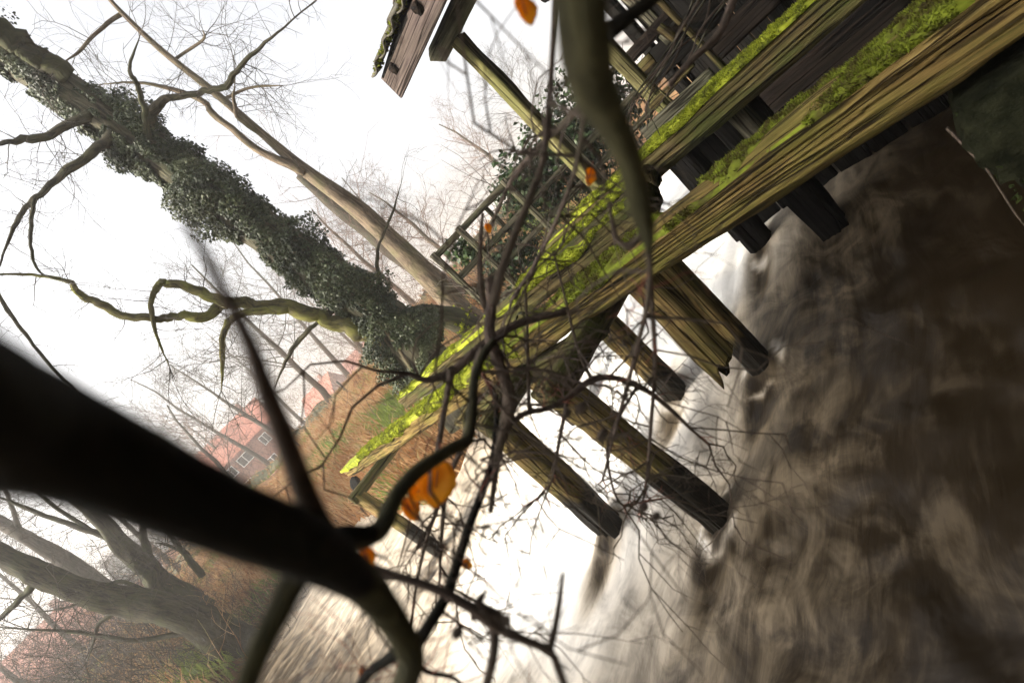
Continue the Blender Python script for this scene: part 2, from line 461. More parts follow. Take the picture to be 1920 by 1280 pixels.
def moss(parent_timber, wd, h, L, x0, x1, front_sign, seed, blades, mat='moss', thick=0.035, drape=0.12, cover=0.15, blen=0.022):
    """cushion of moss over the top of a timber, hanging down its front; built in the timber's own axes"""
    nx = int((x1 - x0) / 0.035); prof = 22
    xs = np.linspace(x0, x1, nx)
    u = np.linspace(0, 1, prof)
    # profile: from back edge of the top across to the front edge, then down the face
    topw = wd * 0.96
    V = np.zeros((nx, prof, 3)); NRM = np.zeros((nx, prof, 3)); TH_ = np.zeros((nx, prof))
    dr = drape * (0.30 + 0.85 * np.clip(fbm(xs * 1.3 + seed, 3.1, 0, 3) + 0.25, 0, 1.4))
    for i, x in enumerate(xs):
        tot = topw + dr[i]; a = u * tot
        ontop = a <= topw
        y = np.where(ontop, -front_sign * (topw / 2) + front_sign * a, front_sign * (wd / 2 + 0.004))
        z = np.where(ontop, h / 2, h / 2 - (a - topw))
        nrm = np.stack([np.zeros(prof), np.where(ontop, 0, front_sign), np.where(ontop, 1, 0.25)], 1)
        k = np.clip(1 - np.abs(a - topw) / 0.03, 0, 1)[:, None]
        nrm = nrm * (1 - k) + k * np.array([0, 0.7 * front_sign, 0.7])
        n1 = fbm(x * 6 + seed, a * 11, 0.5, 3); n2 = fbm(x * 17 + seed, a * 22, 2.5, 2)
        n3 = fbm(x * 1.6 + seed, a * 3, 7.7, 2)
        edge = sstep(0, 0.10, u) * sstep(0, 0.10, 1 - u)
        th = thick * (0.55 + 0.5 * n1 + 0.35 * n2) * edge
        th = np.where(n3 < cover - 0.55, -0.006, np.clip(th, -0.006, 1))
        endf = min(1, (x - x0) / 0.05, (x1 - x) / 0.05)
        th = th * max(endf, 0) - 0.004 * (1 - max(endf, 0))
        V[i, :, 0] = x; V[i, :, 1] = y; V[i, :, 2] = z
        V[i] += nrm * th[:, None]; NRM[i] = nrm; TH_[i] = th
    F = [(i * prof + j, (i + 1) * prof + j, (i + 1) * prof + j + 1, i * prof + j + 1) for i in range(nx - 1) for j in range(prof - 1)]
    if front_sign > 0: pass
    mb = MB(); mb.add(V.reshape(-1, 3), F)
    ii = RNG.integers(0, nx - 1, blades); jj = RNG.integers(1, prof - 1, blades)
    keep = TH_[ii, jj] > 0.003; ii, jj = ii[keep], jj[keep]
    base = V[ii, jj] + (V[ii + 1, jj] - V[ii, jj]) * RNG.random((len(ii), 1)) + (V[ii, np.minimum(jj + 1, prof - 1)] - V[ii, jj]) * RNG.random((len(ii), 1))
    nn = NRM[ii, jj] + RNG.normal(0, 0.55, (len(ii), 3)); nn /= np.linalg.norm(nn, axis=1, keepdims=True)
    side = np.cross(nn, RNG.normal(0, 1, (len(ii), 3))); side /= np.linalg.norm(side, axis=1, keepdims=True)
    ln = blen * RNG.uniform(0.5, 1.5, (len(ii), 1)); wq = blen * 0.32
    T = np.stack([base - side * wq - nn * 0.004, base + side * wq - nn * 0.004, base + nn * ln], 1).reshape(-1, 3)
    mb.add(T, [(3 * q, 3 * q + 1, 3 * q + 2) for q in range(len(ii))])
    o = bpy.data.objects.new('moss', mb.mesh('moss', mat, True))
    link(o, parent_timber, WM[parent_timber.name]); o['kind'] = 'stuff'
    return o

# ================================================================== SETTING
# ---- terrain
_bx = np.array([-80, -20, -9.5, -8.7, -5.1, -3.9, -2.9, -1.6, 0, 2.5, 6, 12, 80])
_by = np.array([16, 14.6, 14.2, 13.9, 11.3, 9.3, 8.3, 8.2, 9.0, 10.8, 13.4, 18, 60])
def ground_z(x, y):
    x = np.asarray(x, float); y = np.asarray(y, float)
    k = y - np.interp(x, _bx, _by)
    z1 = np.interp(k, [-3, -0.3, 0, 0.7, 2.0, 7.0, 13.0, 30, 120], [-0.9, -0.35, 0.0, 0.55, 0.95, 1.55, 2.42, 2.46, 3.6])
    k2 = (-9.2 + 0.35 * np.sin(y * 0.8)) - x
    z2 = np.interp(k2, [-2, -0.3, 0, 0.5, 2.5, 9, 40], [-0.9, -0.35, 0, 0.45, 0.85, 1.65, 2.4])
    q = (x - O_[0]) * Dv[0] + (y - O_[1]) * Dv[1]
    z3 = np.interp(-0.75 - q, [-1, 0, 0.4, 3], [-0.9, -0.3, 0.5, 0.9])
    z = np.maximum(np.maximum(z1, z2), z3)
    land = sstep(-0.1, 1.5, z)
    return z + land * (0.24 * fbm(x * 0.6, y * 0.6, 0.3, 3) + 0.06 * fbm(x * 2.1, y * 2.1, 1.3, 3))
gx = np.concatenate([np.linspace(-260, -26, 30), np.linspace(-25, 14, 190), np.linspace(15, 220, 30)])
gy = np.concatenate([np.linspace(-40, 1, 14), np.linspace(1.3, 34, 170), np.linspace(36, 420, 40)])
GX, GY = np.meshgrid(gx, gy, indexing='ij')
GZ = ground_z(GX, GY)
mb = MB()
ny = len(gy)
mb.add(np.stack([GX, GY, GZ], -1).reshape(-1, 3),
       [(i * ny + j, (i + 1) * ny + j, (i + 1) * ny + j + 1, i * ny + j + 1) for i in range(len(gx) - 1) for j in range(ny - 1)])
m, t, b = nt('bank_earth')
n1 = N(t, 'ShaderNodeTexNoise', Scale=0.9, Detail=8.0, Roughness=0.7); t.links.new(coords(t), n1.inputs['Vector'])
r1 = ramp(t, [(0.34, (0.05, 0.035, 0.02)), (0.48, (0.20, 0.105, 0.045)), (0.60, (0.24, 0.14, 0.06)), (0.72, (0.13, 0.15, 0.045))])
t.links.new(n1.outputs[0], r1.inputs[0])
n2 = N(t, 'ShaderNodeTexNoise', Scale=9.0, Detail=6.0, Roughness=0.7); t.links.new(coords(t), n2.inputs['Vector'])
r2 = ramp(t, [(0.3, (0.4, 0.35, 0.3)), (0.6, (1, 1, 1))]); t.links.new(n2.outputs[0], r2.inputs[0])
t.links.new(mixc(t, 0.8, r1.outputs[0], r2.outputs[0], 'MULTIPLY'), b.inputs['Base Color'])
b.inputs['Roughness'].default_value = 0.95; b.inputs['Specular IOR Level'].default_value = 0.1
bump(t, b, n2.outputs[0], 0.8, 0.12)
M['earth'] = m
g = build(mb, 'ground', 'earth', origin=np.zeros(3)); tag(g, kind='structure')

# ---- red path along the crest of the far bank
mb = MB(); px = np.linspace(-30, 14, 90); V = []; F = []
for i, x in enumerate(px):
    yb_ = np.interp(x, _bx, _by) + 14.2
    for dy in (0, 1.2, 2.6): V.append((x, yb_ + dy, float(ground_z(x, yb_ + dy)) + 0.05))
for i in range(len(px) - 1):
    for k in (0, 1): F.append((3*i+k, 3*i+3+k, 3*i+4+k, 3*i+1+k))
mb.add(V, F)
tag(build(mb, 'path', 'pathm', origin=np.zeros(3)), kind='structure')

# ---- water
ss = np.concatenate([np.linspace(-9, -3.2, 30), np.linspace(-3.1, 2.6, 120), np.linspace(2.7, 18, 80)])
tt = np.concatenate([np.linspace(-6, -1, 12), np.linspace(-0.9, 5.5, 150), np.linspace(5.6, 20, 110)])
S, T = np.meshgrid(ss, tt, indexing='ij')
base = np.interp(S, [-9, -3.5, -2.2, -1.0, 0.2, 0.9, 1.8, 18], [0.62, 0.60, 0.50, 0.20, 0.07, 0.03, 0.0, 0.0])
chute = sstep(1.7, 2.6, T) * sstep(-3.6, -2.0, S) * (1 - sstep(0.6, 2.4, S))
turb = np.exp(-((S - 0.4) / 2.6) ** 2)
Z = base + chute * (0.10 * fbm(S * 0.35, T * 1.6, 0.2, 3) + 0.03 * fbm(S * 0.9, T * 6, 1.2, 3))
Z += (1 - chute) * turb * (0.055 * fbm(S * 1.3, T * 1.3, 5.2, 3) + 0.022 * fbm(S * 4.0, T * 4.4, 7.2, 3))
Z += 0.012 * fbm(S * 1.6, T * 6.0, 9.2, 3)
POSTS_ST = [(0.40, 2.30), (0.44, 3.26), (0.42, 6.84), (-0.87, 2.13), (-0.93, 3.03), (-2.3, 2.2)]
for (ps, pt) in POSTS_ST:                # bow wave and hollow behind each post
    r2 = ((S - ps) / 0.22) ** 2 + ((T - pt) / 0.16) ** 2
    r3 = ((S - ps - 0.35) / 0.4) ** 2 + ((T - pt) / 0.13) ** 2
    Z += 0.05 * np.exp(-r2) - 0.07 * np.exp(-r3)
P = O_[None, None] + S[..., None] * Nv + T[..., None] * Dv
P[..., 2] = Z
# where the river is white with air: the chutes through the gate, fading down the pool; thinned at the near end in place of shade
e = T - 1.9 + 0.35 * fbm(S * 0.8, T * 0.8, 3.3, 2) - 0.14 * S
foam = 0.52 * sstep(-1.6, 0.7, e) + 0.48 * sstep(0.0, 1.4, e)
foam *= 0.06 + 0.94 * (1 - sstep(0.9, 2.6, S + 0.3 * fbm(S * .7, T * 1.1, 2.2, 2)) * 0.55)
foam *= 1 - 0.40 * sstep(4.9, 6.6, T + 0.3 * S)
foam *= 1 - 0.35 * sstep(4, 9, S)
foam = np.clip(foam, 0, 1)
wisp = sstep(-3.2, -0.6, S) * np.exp(-np.clip(S - 0.5, 0, 9) / 6) * (0.10 + 0.90 * sstep(0.3, 2.0, T + 0.55 * S))  # wisps cut away towards the hut to carry its shade
foam = np.maximum(foam, 0.26 * wisp)
for (ps, pt) in POSTS_ST:                # dark slick in the lee of the post
    foam *= 1 - 0.75 * np.exp(-(((S - ps - 0.25) / 0.40) ** 2 + ((T - pt) / 0.12) ** 2))
for (ps, pt) in POSTS_ST:                # broken white collar where the current meets the post
    rr_ = np.hypot((S - ps) / 1.25, T - pt)
    foam = np.maximum(foam, 0.85 * np.exp(-((rr_ - 0.16) / 0.09) ** 2) * sstep(-0.5, 0.5, fbm(S * 7, T * 7, 1.1, 2)))
nt_ = len(tt)
mb = MB()
mb.add(P.reshape(-1, 3), [(i * nt_ + j, i * nt_ + j + 1, (i + 1) * nt_ + j + 1, (i + 1) * nt_ + j) for i in range(len(ss) - 1) for j in range(nt_ - 1)],
       np.stack([S + 0.10 * fbm(S, T, 4.4, 2), T + 0.14 * fbm(S * 0.8, T * 0.9, 6.4, 3)], -1).reshape(-1, 2))
m, t, b = nt('river_water')
at = N(t, 'ShaderNodeAttribute', attribute_name='foam')
uv1 = coords(t, 'UV', (0.5, 4.5, 1)); uv2 = coords(t, 'UV', (2.6, 17.0, 1)); uv3 = coords(t, 'UV', (1.5, 1.9, 1))
a1 = N(t, 'ShaderNodeTexNoise', Scale=1.0, Detail=5.0, Roughness=0.6, Distortion=0.6); t.links.new(uv1, a1.inputs['Vector'])
a2 = N(t, 'ShaderNodeTexNoise', Scale=1.5, Detail=5.0, Roughness=0.65, Distortion=1.0); t.links.new(uv2, a2.inputs['Vector'])
a3 = N(t, 'ShaderNodeTexNoise', Scale=1.7, Detail=9.0, Roughness=0.60, Distortion=1.1); t.links.new(uv3, a3.inputs['Vector'])
def mth(op, x, y, z=None):
    n = N(t, 'ShaderNodeMath', operation=op)
    for i, v in enumerate((x, y, z)):
        if v is None: continue
        if hasattr(v, 'is_output'): t.links.new(v, n.inputs[i])
        else: n.inputs[i].default_value = v
    return n.outputs[0]
st_ = mth('ADD', mth('MULTIPLY', a1.outputs[0], 0.40), mth('MULTIPLY', a2.outputs[0], 0.22))
st_ = mth('ADD', st_, mth('MULTIPLY', a3.outputs[0], 0.78))          # mean about .70
k = mth('ADD', mth('MULTIPLY', at.outputs['Fac'], 1.25), mth('MULTIPLY_ADD', st_, 1.9, -1.42))
mr = N(t, 'ShaderNodeMapRange', interpolation_type='SMOOTHSTEP'); mr.inputs[1].default_value = 0.0; mr.inputs[2].default_value = 1.15
t.links.new(k, mr.inputs[0])
lim = mth('MINIMUM', mr.outputs[0], mth('MULTIPLY_ADD', at.outputs['Fac'], 1.5, 0.02))
fr_ = ramp(t, [(0.0, (0.105, 0.078, 0.045)), (0.35, (0.29, 0.225, 0.145)), (0.7, (0.62, 0.55, 0.45)), (1.0, (0.86, 0.85, 0.82))]); t.links.new(at.outputs['Fac'], fr_.inputs[0])
fcol = fr_.outputs[0]
c = mixc(t, lim, (0.015, 0.0095, 0.0040), fcol)
t.links.new(c, b.inputs['Base Color'])
rr = N(t, 'ShaderNodeMapRange'); rr.inputs[3].default_value = 0.34; rr.inputs[4].default_value = 0.85
t.links.new(lim, rr.inputs[0]); t.links.new(rr.outputs[0], b.inputs['Roughness'])
b.inputs['IOR'].default_value = 1.33
b.inputs['Specular IOR Level'].default_value = 0.5
a4 = N(t, 'ShaderNodeTexNoise', Scale=1.3, Detail=3.5, Roughness=0.5, Distortion=0.5); t.links.new(uv3, a4.inputs['Vector'])
bump(t, b, mth('ADD', mth('MULTIPLY', a4.outputs[0], 0.8), mth('MULTIPLY', a1.outputs[0], 0.25)), 0.45, 0.10)
M['water'] = m
wat = build(mb, 'river', 'water', origin=np.zeros(3)); tag(wat, kind='structure')
fa = wat.data.attributes.new('foam', 'FLOAT', 'POINT'); fa.data.foreach_set('value', foam.ravel().astype(np.float32))

# ================================================================== THE WEIR
weir = empty('timber_weir', st(0.1, 4, 0), 'long mossy oak beam on leaning posts standing in the white rushing water', 'weir')
A_, B_ = st(-0.15, -0.9, 1.655), st(-0.15, 8.72, 1.515)
fb = timber('beam', A_, B_, 0.30, 0.255, 'beam', weir, rough=0.011, seed=1.3, taper=0.78, step=0.03, res=26,
            cracks=[(2, 0.52, 0.03, 0.40, 0.045), (2, 0.34, 0.08, 0.27, 0.035), (2, 0.70, 0.13, 0.33, 0.035), (2, 0.22, 0.20, 0.48, 0.03),
                    (2, 0.62, 0.36, 0.66, 0.035), (2, 0.40, 0.46, 0.80, 0.03), (2, 0.80, 0.05, 0.16, 0.03), (2, 0.46, 0.70, 0.97, 0.03)])
tag(fb, 'long front beam with bare golden grain and moss along its top')
fbL = fb['_L']
moss(fb, 0.30, 0.235, fbL, 0.95, 4.0, 1, 2.2, 42000, 'moss_old', 0.050, 0.085, 0.26, 0.014)
moss(fb, 0.27, 0.215, fbL, 3.95, 9.60, 1, 5.2, 60000, 'moss', 0.050, 0.13, 0.20, 0.014)
# legs: front row in the white water
def leg(p0, p1, wd, h, seed, ragged=0.04, mat='post', cracks=()):
    return timber('post', p0, p1, wd, h, mat, weir, up=Dv, rough=0.011, seed=seed, ragged=ragged, cracks=cracks, step=0.035, res=14)
leg(st(0.40, 2.47, 1.36), st(0.41, 2.26, -0.15), 0.19, 0.19, 3.1, 0.05, cracks=[(0, 0.5, 0.1, 0.9, 0.035), (2, 0.4, 0.2, 0.8, 0.035), (0, 0.25, 0.3, 0.7, 0.03), (2, 0.7, 0.4, 0.95, 0.03)])
leg(st(0.43, 3.30, 1.38), st(0.44, 3.26, -0.15), 0.20, 0.22, 4.1, 0.05, cracks=[(0, 0.4, 0.1, 0.9, 0.035), (2, 0.55, 0.1, 0.9, 0.035)])
leg(st(0.40, 7.42, 1.30), st(0.43, 6.84, -0.15), 0.17, 0.17, 5.1, 0.03)
# back row
bB = onw(1237, 560, -0.22)
leg(np.array([*bB[:2], 1.53]), np.array([*bB[:2], 0]) + np.array([0, 0, 0.70]), 0.17, 0.20, 6.1, 0.13, cracks=[(0, 0.5, 0.3, 1.0, 0.03), (2, 0.5, 0.5, 1.0, 0.03)])
leg(st(-0.90, 2.13, 1.80), st(-0.87, 2.13, -0.1), 0.19, 0.19, 7.1, 0.05)
leg(st(-0.93, 3.03, 1.78), st(-0.93, 3.03, -0.1), 0.20, 0.22, 8.1, 0.05)
leg(st(-2.35, 2.20, 1.80), st(-2.35, 2.18, 0.0), 0.22, 0.22, 9.1, 0.05, 'black')
leg(st(-1.1, 4.6, 1.78), st(-1.1, 4.6, 0.0), 0.20, 0.20, 9.6, 0.05)
# cross ties and the short bolster blocks under the beam
def tie(p0, p1, wd, h, seed, mat='post', name='cross_tie'):
    return timber(name, p0, p1, wd, h, mat, weir, rough=0.008, seed=seed)
tie(st(0.54, 3.30, 1.39), st(-1.25, 3.10, 1.50), 0.18, 0.18, 11.0, 'beam2')
tie(st(0.54, 2.47, 1.41), st(-1.2, 2.22, 1.50), 0.21, 0.17, 12.0, 'beam2')
tie(st(0.52, 7.42, 1.32), st(-0.9, 7.3, 1.36), 0.16, 0.15, 13.0, 'beam2')
tie(st(0.14, 4.25, 1.36), st(-1.25, 4.4, 1.42), 0.16, 0.16, 13.5, 'beam2')
bl = timber('bolster', st(-0.1, 2.3, 1.40), st(-0.1, 4.2, 1.36), 0.15, 0.13, 'beam2', weir, rough=0.012, seed=14.0, ragged=0.06)
timber('brace', st(-0.02, 8.55, 1.36), st(0.38, 7.45, 1.28), 0.14, 0.13, 'black', weir, rough=0.010, seed=15.0)
# near end stub post in the water by the pier
leg(st(-2.0, 1.55, 1.70), st(-2.0, 1.5, 0.0), 0.24, 0.24, 16.0, 0.02, 'black')

# second beam, shorter, just upstream and a little higher
sb = empty('second_beam', st(-0.64, 3.9, 1.7), 'short parallel beam with thick yellow-green moss, just behind the long front beam', 'beam')
o = timber('beam', st(-0.64, 1.70, 1.80), st(-0.64, 6.28, 1.765), 0.26, 0.20, 'beam2', sb, rough=0.012, seed=21.0, step=0.04,
           cracks=[(2, 0.5, 0.1, 0.6, 0.02)])
tag(o, 'damp greenish timber')
moss(o, 0.26, 0.19, 4.58, 0.1, 4.54, 1, 9.2, 40000, 'moss', 0.042, 0.06, 0.46, 0.013)
# upper walkway beam
ub = empty('walkway_beam', st(-1.12, 1.2, 1.9), 'upper beam with a bright green moss edge and a long crack, in front of the dark hut', 'beam')
o = timber('beam', st(-1.12, -1.2, 1.91), st(-1.12, 3.10, 1.91), 0.24, 0.20, 'beam2', ub, rough=0.008, seed=22.0, step=0.035, res=20,
           cracks=[(2, 0.50, 0.05, 0.95, 0.05), (2, 0.75, 0.3, 0.6, 0.025)])
moss(o, 0.24, 0.19, 4.3, 0.5, 4.26, 1, 13.2, 34000, 'moss', 0.035, 0.055, 0.10, 0.013)
lb = empty('lower_beam', st(-0.95, 2.7, 1.7), 'low mossy rail between the second beam and the upper walkway beam', 'beam')
o = timber('beam', st(-0.93, 1.75, 1.86), st(-0.93, 3.5, 1.84), 0.14, 0.16, 'beam2', lb, rough=0.010, seed=23.0, step=0.04)
moss(o, 0.14, 0.15, 1.75, 0.05, 1.7, 1, 15.2, 9000, 'moss', 0.035, 0.06, 0.1, 0.013)
pp = empty('pale_plank', st(-1.36, 1.5, 2.1), 'pale bare plank set on edge behind the upper mossy beam', 'plank')
p0, p1 = onw(1215, 262, -1.33), onw(1345, 148, -1.33)
o = timber('board', p0, p1, 0.035, 0.17, 'grey', pp, rough=0.005, seed=24.0)
for nm, lab, (a, c2), wv, sz, mt_ in [
    ('under_plank', 'dull brown plank under the upper mossy beam, over the dark gap', ((1445, 200), (1700, -10)), -0.75, (0.04, 0.17), 'brown'),
    ('gate_plank', 'dark brown plank slanting behind the upper mossy beam', ((1330, 105), (1450, -15)), -1.75, (0.05, 0.16), 'brown')]:
    q0, q1 = onw(*a, wv), onw(*c2, wv)
    e_ = empty(nm, (q0 + q1) / 2, lab, 'plank')
    timber('board', q0, q1, sz[0], sz[1], mt_, e_, rough=0.006, seed=25.0 + wv)
# diagonal prop seen in the gap under the upper beam
q0, q1 = onw(1372, 200, -1.32), onw(1455, 285, -1.32)
e_ = empty('prop', q1, 'short pale prop under the upper mossy beam, above the dark gap', 'prop')
timber('timber', q0, q1, 0.14, 0.12, 'grey', e_, up=Dv, rough=0.006, seed=27.0)
# white plastic scrap on the far part of the front beam
q = onw(985, 600, -0.12)
e_ = empty('metal_tag', q, 'small bent grey metal strip lying in the moss of the front beam', 'scrap')
mb = MB(); vv = []
for i in range(6):
    a = i / 5; vv += [q + Dv * (a * 0.11 - 0.05) + np.array([0, 0, 0.04 + 0.03 * math.sin(a * 3)]) + Nv * k_ for k_ in (-0.018, 0.018)]
mb.add(vv, [(2*i, 2*i+1, 2*i+3, 2*i+2) for i in range(5)])
o = build(mb, 'strip', 'grey', e_)
md = o.modifiers.new('s', 'SOLIDIFY'); md.thickness = 0.004

# ---- stone pier at the near end
pier = empty('stone_pier', st(-0.5, -0.3, 0), 'dark mossy stone pier under the near end of the front beam', 'pier')
def stone(cs, ct, cz, ls, lt, lz, seed):
    k = 7; V = []; F = []
    g_ = np.linspace(-1, 1, k)
    mbx = MB()
    for ax in range(3):
        for sg in (-1, 1):
            A2, B2 = np.meshgrid(g_, g_, indexing='ij')
            P3 = np.zeros((k, k, 3)); P3[..., ax] = sg; P3[..., (ax + 1) % 3] = A2; P3[..., (ax + 2) % 3] = B2
            r = np.linalg.norm(P3, axis=-1, keepdims=True)
            P3 = P3 * (0.72 + 0.28 * (1.15 / r))
            P3 = P3 * (1 + 0.10 * fbm(P3[..., 0] * 1.5 + seed, P3[..., 1] * 1.5, P3[..., 2] * 1.5, 3)[..., None])
            W_ = np.array([st(cs + p[0] * ls / 2, ct + p[1] * lt / 2, cz + p[2] * lz / 2) for p in P3.reshape(-1, 3)])
            mbx.add(W_, [(i*k+j, (i+1)*k+j, (i+1)*k+j+1, i*k+j+1) for i in range(k-1) for j in range(k-1)])
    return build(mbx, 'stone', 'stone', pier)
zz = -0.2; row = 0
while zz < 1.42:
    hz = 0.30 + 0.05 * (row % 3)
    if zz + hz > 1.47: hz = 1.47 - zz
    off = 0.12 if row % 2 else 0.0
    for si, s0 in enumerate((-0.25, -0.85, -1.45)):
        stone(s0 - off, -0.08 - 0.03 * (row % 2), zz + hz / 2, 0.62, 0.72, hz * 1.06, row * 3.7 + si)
    stone(-0.3 - off, -0.62, zz + hz / 2, 0.7, 0.55, hz * 1.06, row * 5.1 + 9)
    zz += hz; row += 1
def fuzz(center_pts, normals, mat, blades, blen, name, parent, width=0.3, jit=0.5):
    ii = RNG.integers(0, len(center_pts), blades)
    base = center_pts[ii]; nn = normals[ii] + RNG.normal(0, jit, (blades, 3)); nn /= np.linalg.norm(nn, axis=1, keepdims=True)
    sd_ = np.cross(nn, RNG.normal(0, 1, (blades, 3))); sd_ /= np.linalg.norm(sd_, axis=1, keepdims=True)
    ln = blen * RNG.uniform(0.5, 1.5, (blades, 1)); wq = ln * width
    T_ = np.stack([base - sd_ * wq, base + sd_ * wq, base + nn * ln], 1).reshape(-1, 3)
    mbx = MB(); mbx.add(T_, [(3*q, 3*q+1, 3*q+2) for q in range(blades)])
    return build(mbx, name, mat, parent, kind='stuff')
cp = np.array([st(0.03 - 0.9 * random.random() * 0, -0.42 + 0.66 * random.random(), random.uniform(0.55, 1.35)) for _ in range(250)] +
              [st(-random.random() * 1.2, 0.26, random.uniform(0.4, 1.4)) for _ in range(250)])
cn = np.array([Nv] * 250 + [Dv] * 250)
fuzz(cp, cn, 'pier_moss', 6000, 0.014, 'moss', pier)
# hanging root by the pier
rt = [onw(1775, 240, -0.08), onw(1810, 275, -0.05), onw(1824, 290, 0.0), onw(1845, 310, 0.0), onw(1875, 355, 0.0), onw(1900, 395, 0.0), onw(1935, 440, 0.0)]
mb = MB(); sp = spline(rt, 6); mb.tube(sp, np.linspace(0.006, 0.003, len(sp)), 5)
tag(build(mb, 'hanging_root', 'fgr'), 'thin pale root hanging from the mossy pier over the dark water', 'root')
# glazed pipe stub on the near end of the beam
e_ = empty('drain_pipe', onw(1815, 0, -0.2), 'pale greenish glazed pipe end resting on the near end of the front beam', 'pipe')
c0 = onw(1822, 2, -0.18); c1 = onw(1850, -70, -0.5)
mb = MB(); ax = (c1 - c0) / np.linalg.norm(c1 - c0)
mb.tube([c0, c0 + ax * 0.05, c0 + ax * 0.055, c0 + ax * 0.5], [0.075, 0.075, 0.062, 0.062], 18, cap=False)
build(mb, 'pipe', 'pale', e_)
mb = MB(); mb.tube([c0 + ax * 0.01, c0 + ax * 0.3], [0.058, 0.052], 18, cap=True); build(mb, 'bore_plug', 'iron', e_)  # dark core stands in for the shade inside the pipe

# ================================================================== SLUICE HUT
hut = empty('sluice_hut', st(-3, 1, 1.7), 'open dark wooden sluice hut with mossy tiled eaves on a slim pale post', 'hut')
HT0 = -2.6
def hp(name, p0, p1, wd, h, mat, up=(0, 0, 1), seed=0.0, **kw):
    return timber(name, p0, p1, wd, h, mat, hut, up=up, rough=kw.pop('rough', 0.006), seed=seed, **kw)
o = hp('post', st(-2.08, 2.88, 1.70), st(-2.08, 2.88, 3.86), 0.155, 0.13, 'pole', up=Dv, seed=31.0)
tag(o, 'slim pale yellowish corner post')
for k_, tp_ in enumerate((0.9, -1.0)): hp('post', st(-2.08, tp_, 1.70), st(-2.08, tp_, 3.86), 0.15, 0.14, 'black', up=Dv, seed=32.0 + k_)
for k_, tp_ in enumerate((2.88, 0.9, -1.0)): hp('post', st(-4.3, tp_ - 0.3 * (k_ == 0), 1.0), st(-4.3, tp_ - 0.3 * (k_ == 0), 3.9), 0.15, 0.14, 'black', up=Dv, seed=35.0 + k_)
hp('wall_plate', st(-2.05, HT0, 3.97), st(-2.05, 3.16, 3.97), 0.20, 0.22, 'grey', seed=38.0, ragged=0.05, corner=0.4, taper=0.9)
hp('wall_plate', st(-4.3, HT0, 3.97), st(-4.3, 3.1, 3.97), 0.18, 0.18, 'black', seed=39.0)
hp('soffit_board', st(-1.83, HT0, 4.07), st(-1.83, 3.2, 4.07), 0.16, 0.05, 'brown', seed=39.5)
hp('fascia_board', st(-1.52, HT0, 4.00), st(-1.52, 3.38, 4.00), 0.03, 0.25, 'fascia', seed=40.0, rough=0.002, corner=0.1)
# roof: rafters, boarding and tiles on both slopes
EV, RG = (-1.50, 4.13), (-3.18, 5.05)
for k_ in range(10):
    tr_ = HT0 + 0.2 + k_ * 0.62
    hp('rafter', st(EV[0] + 0.02, tr_, EV[1] - 0.09), st(RG[0], tr_, RG[1] - 0.09), 0.07, 0.10, 'brown', seed=41.0 + k_)
    hp('rafter', st(-4.86, tr_, EV[1] - 0.09), st(RG[0], tr_, RG[1] - 0.09), 0.07, 0.10, 'brown', seed=51.0 + k_)
rf = MB()
def slab(mbx, q):  # q four corners, extruded 2.5 cm downward
    q = [np.asarray(x) for x in q]; dn = np.array([0, 0, -0.025])
    mbx.add(q + [x + dn for x in q], [(0,1,2,3),(7,6,5,4),(0,4,5,1),(1,5,6,2),(2,6,7,3),(3,7,4,0)])
slab(rf, [st(EV[0], HT0, EV[1]), st(EV[0], 3.36, EV[1]), st(RG[0], 3.36, RG[1]), st(RG[0], HT0, RG[1])])
slab(rf, [st(-4.86, 3.36, EV[1]), st(-4.86, HT0, EV[1]), st(RG[0] - 0.004, HT0, RG[1] - 0.002), st(RG[0] - 0.004, 3.36, RG[1] - 0.002)])
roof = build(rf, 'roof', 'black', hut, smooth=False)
def tile_mesh():
    mbx = MB(); k = 8; V = []; F = []
    for j, yy in enumerate((0, 0.36)):
        for zoff in (0, 0.016):
            for i in range(k + 1):
                u = i / k
                V.append((u * 0.24, yy, zoff + 0.026 * math.sin(u * 2 * math.pi) + (0.028 if j == 0 else 0.0)))
    n_ = k + 1
    for i in range(k):
        F += [(n_ + i, n_ + i + 1, 3*n_ + i + 1, 3*n_ + i), (i + 1, i, 2*n_ + i, 2*n_ + i + 1), (i, i + 1, n_ + i + 1, n_ + i), (2*n_+i+1, 2*n_+i, 3*n_+i, 3*n_+i+1)]
    F += [(0, n_, 3*n_, 2*n_), (k, 2*n_ + k, 3*n_ + k, n_ + k)]
    mbx.add(V, F); return mbx.mesh('tile', 'tile', True)
TM = tile_mesh()
sl = (st(RG[0], 0, RG[1]) - st(EV[0], 0, EV[1])); sl /= np.linalg.norm(sl)
nrm = np.cross(-Dv, sl); nrm = nrm if nrm[2] > 0 else -nrm
for r_ in range(6):
    for c_ in range(26):
        p_ = st(EV[0] + 0.05, HT0 + c_ * 0.23, EV[1] + 0.012) + sl * (r_ * 0.31) + nrm * random.uniform(0, 0.008)
        X = Dv; W_ = Matrix(((X[0], sl[0], nrm[0], p_[0]), (X[1], sl[1], nrm[1], p_[1]), (X[2], sl[2], nrm[2], p_[2]), (0, 0, 0, 1)))
        o = bpy.data.objects.new('tile', TM); link(o, roof, W_ @ Matrix.Rotation(random.uniform(-0.02, 0.02), 4, 'Z'))
# moss on the eaves tiles
cp = np.array([st(EV[0] + 0.06 - 0.1 * random.random(), random.uniform(HT0, 3.36), EV[1] + 0.03 + 0.05 * random.random()) for _ in range(1500)])
fuzz(cp, np.tile([0, 0, 1.0] + 0.5 * Nv, (1500, 1)), 'moss_old', 5000, 0.03, 'moss', roof)
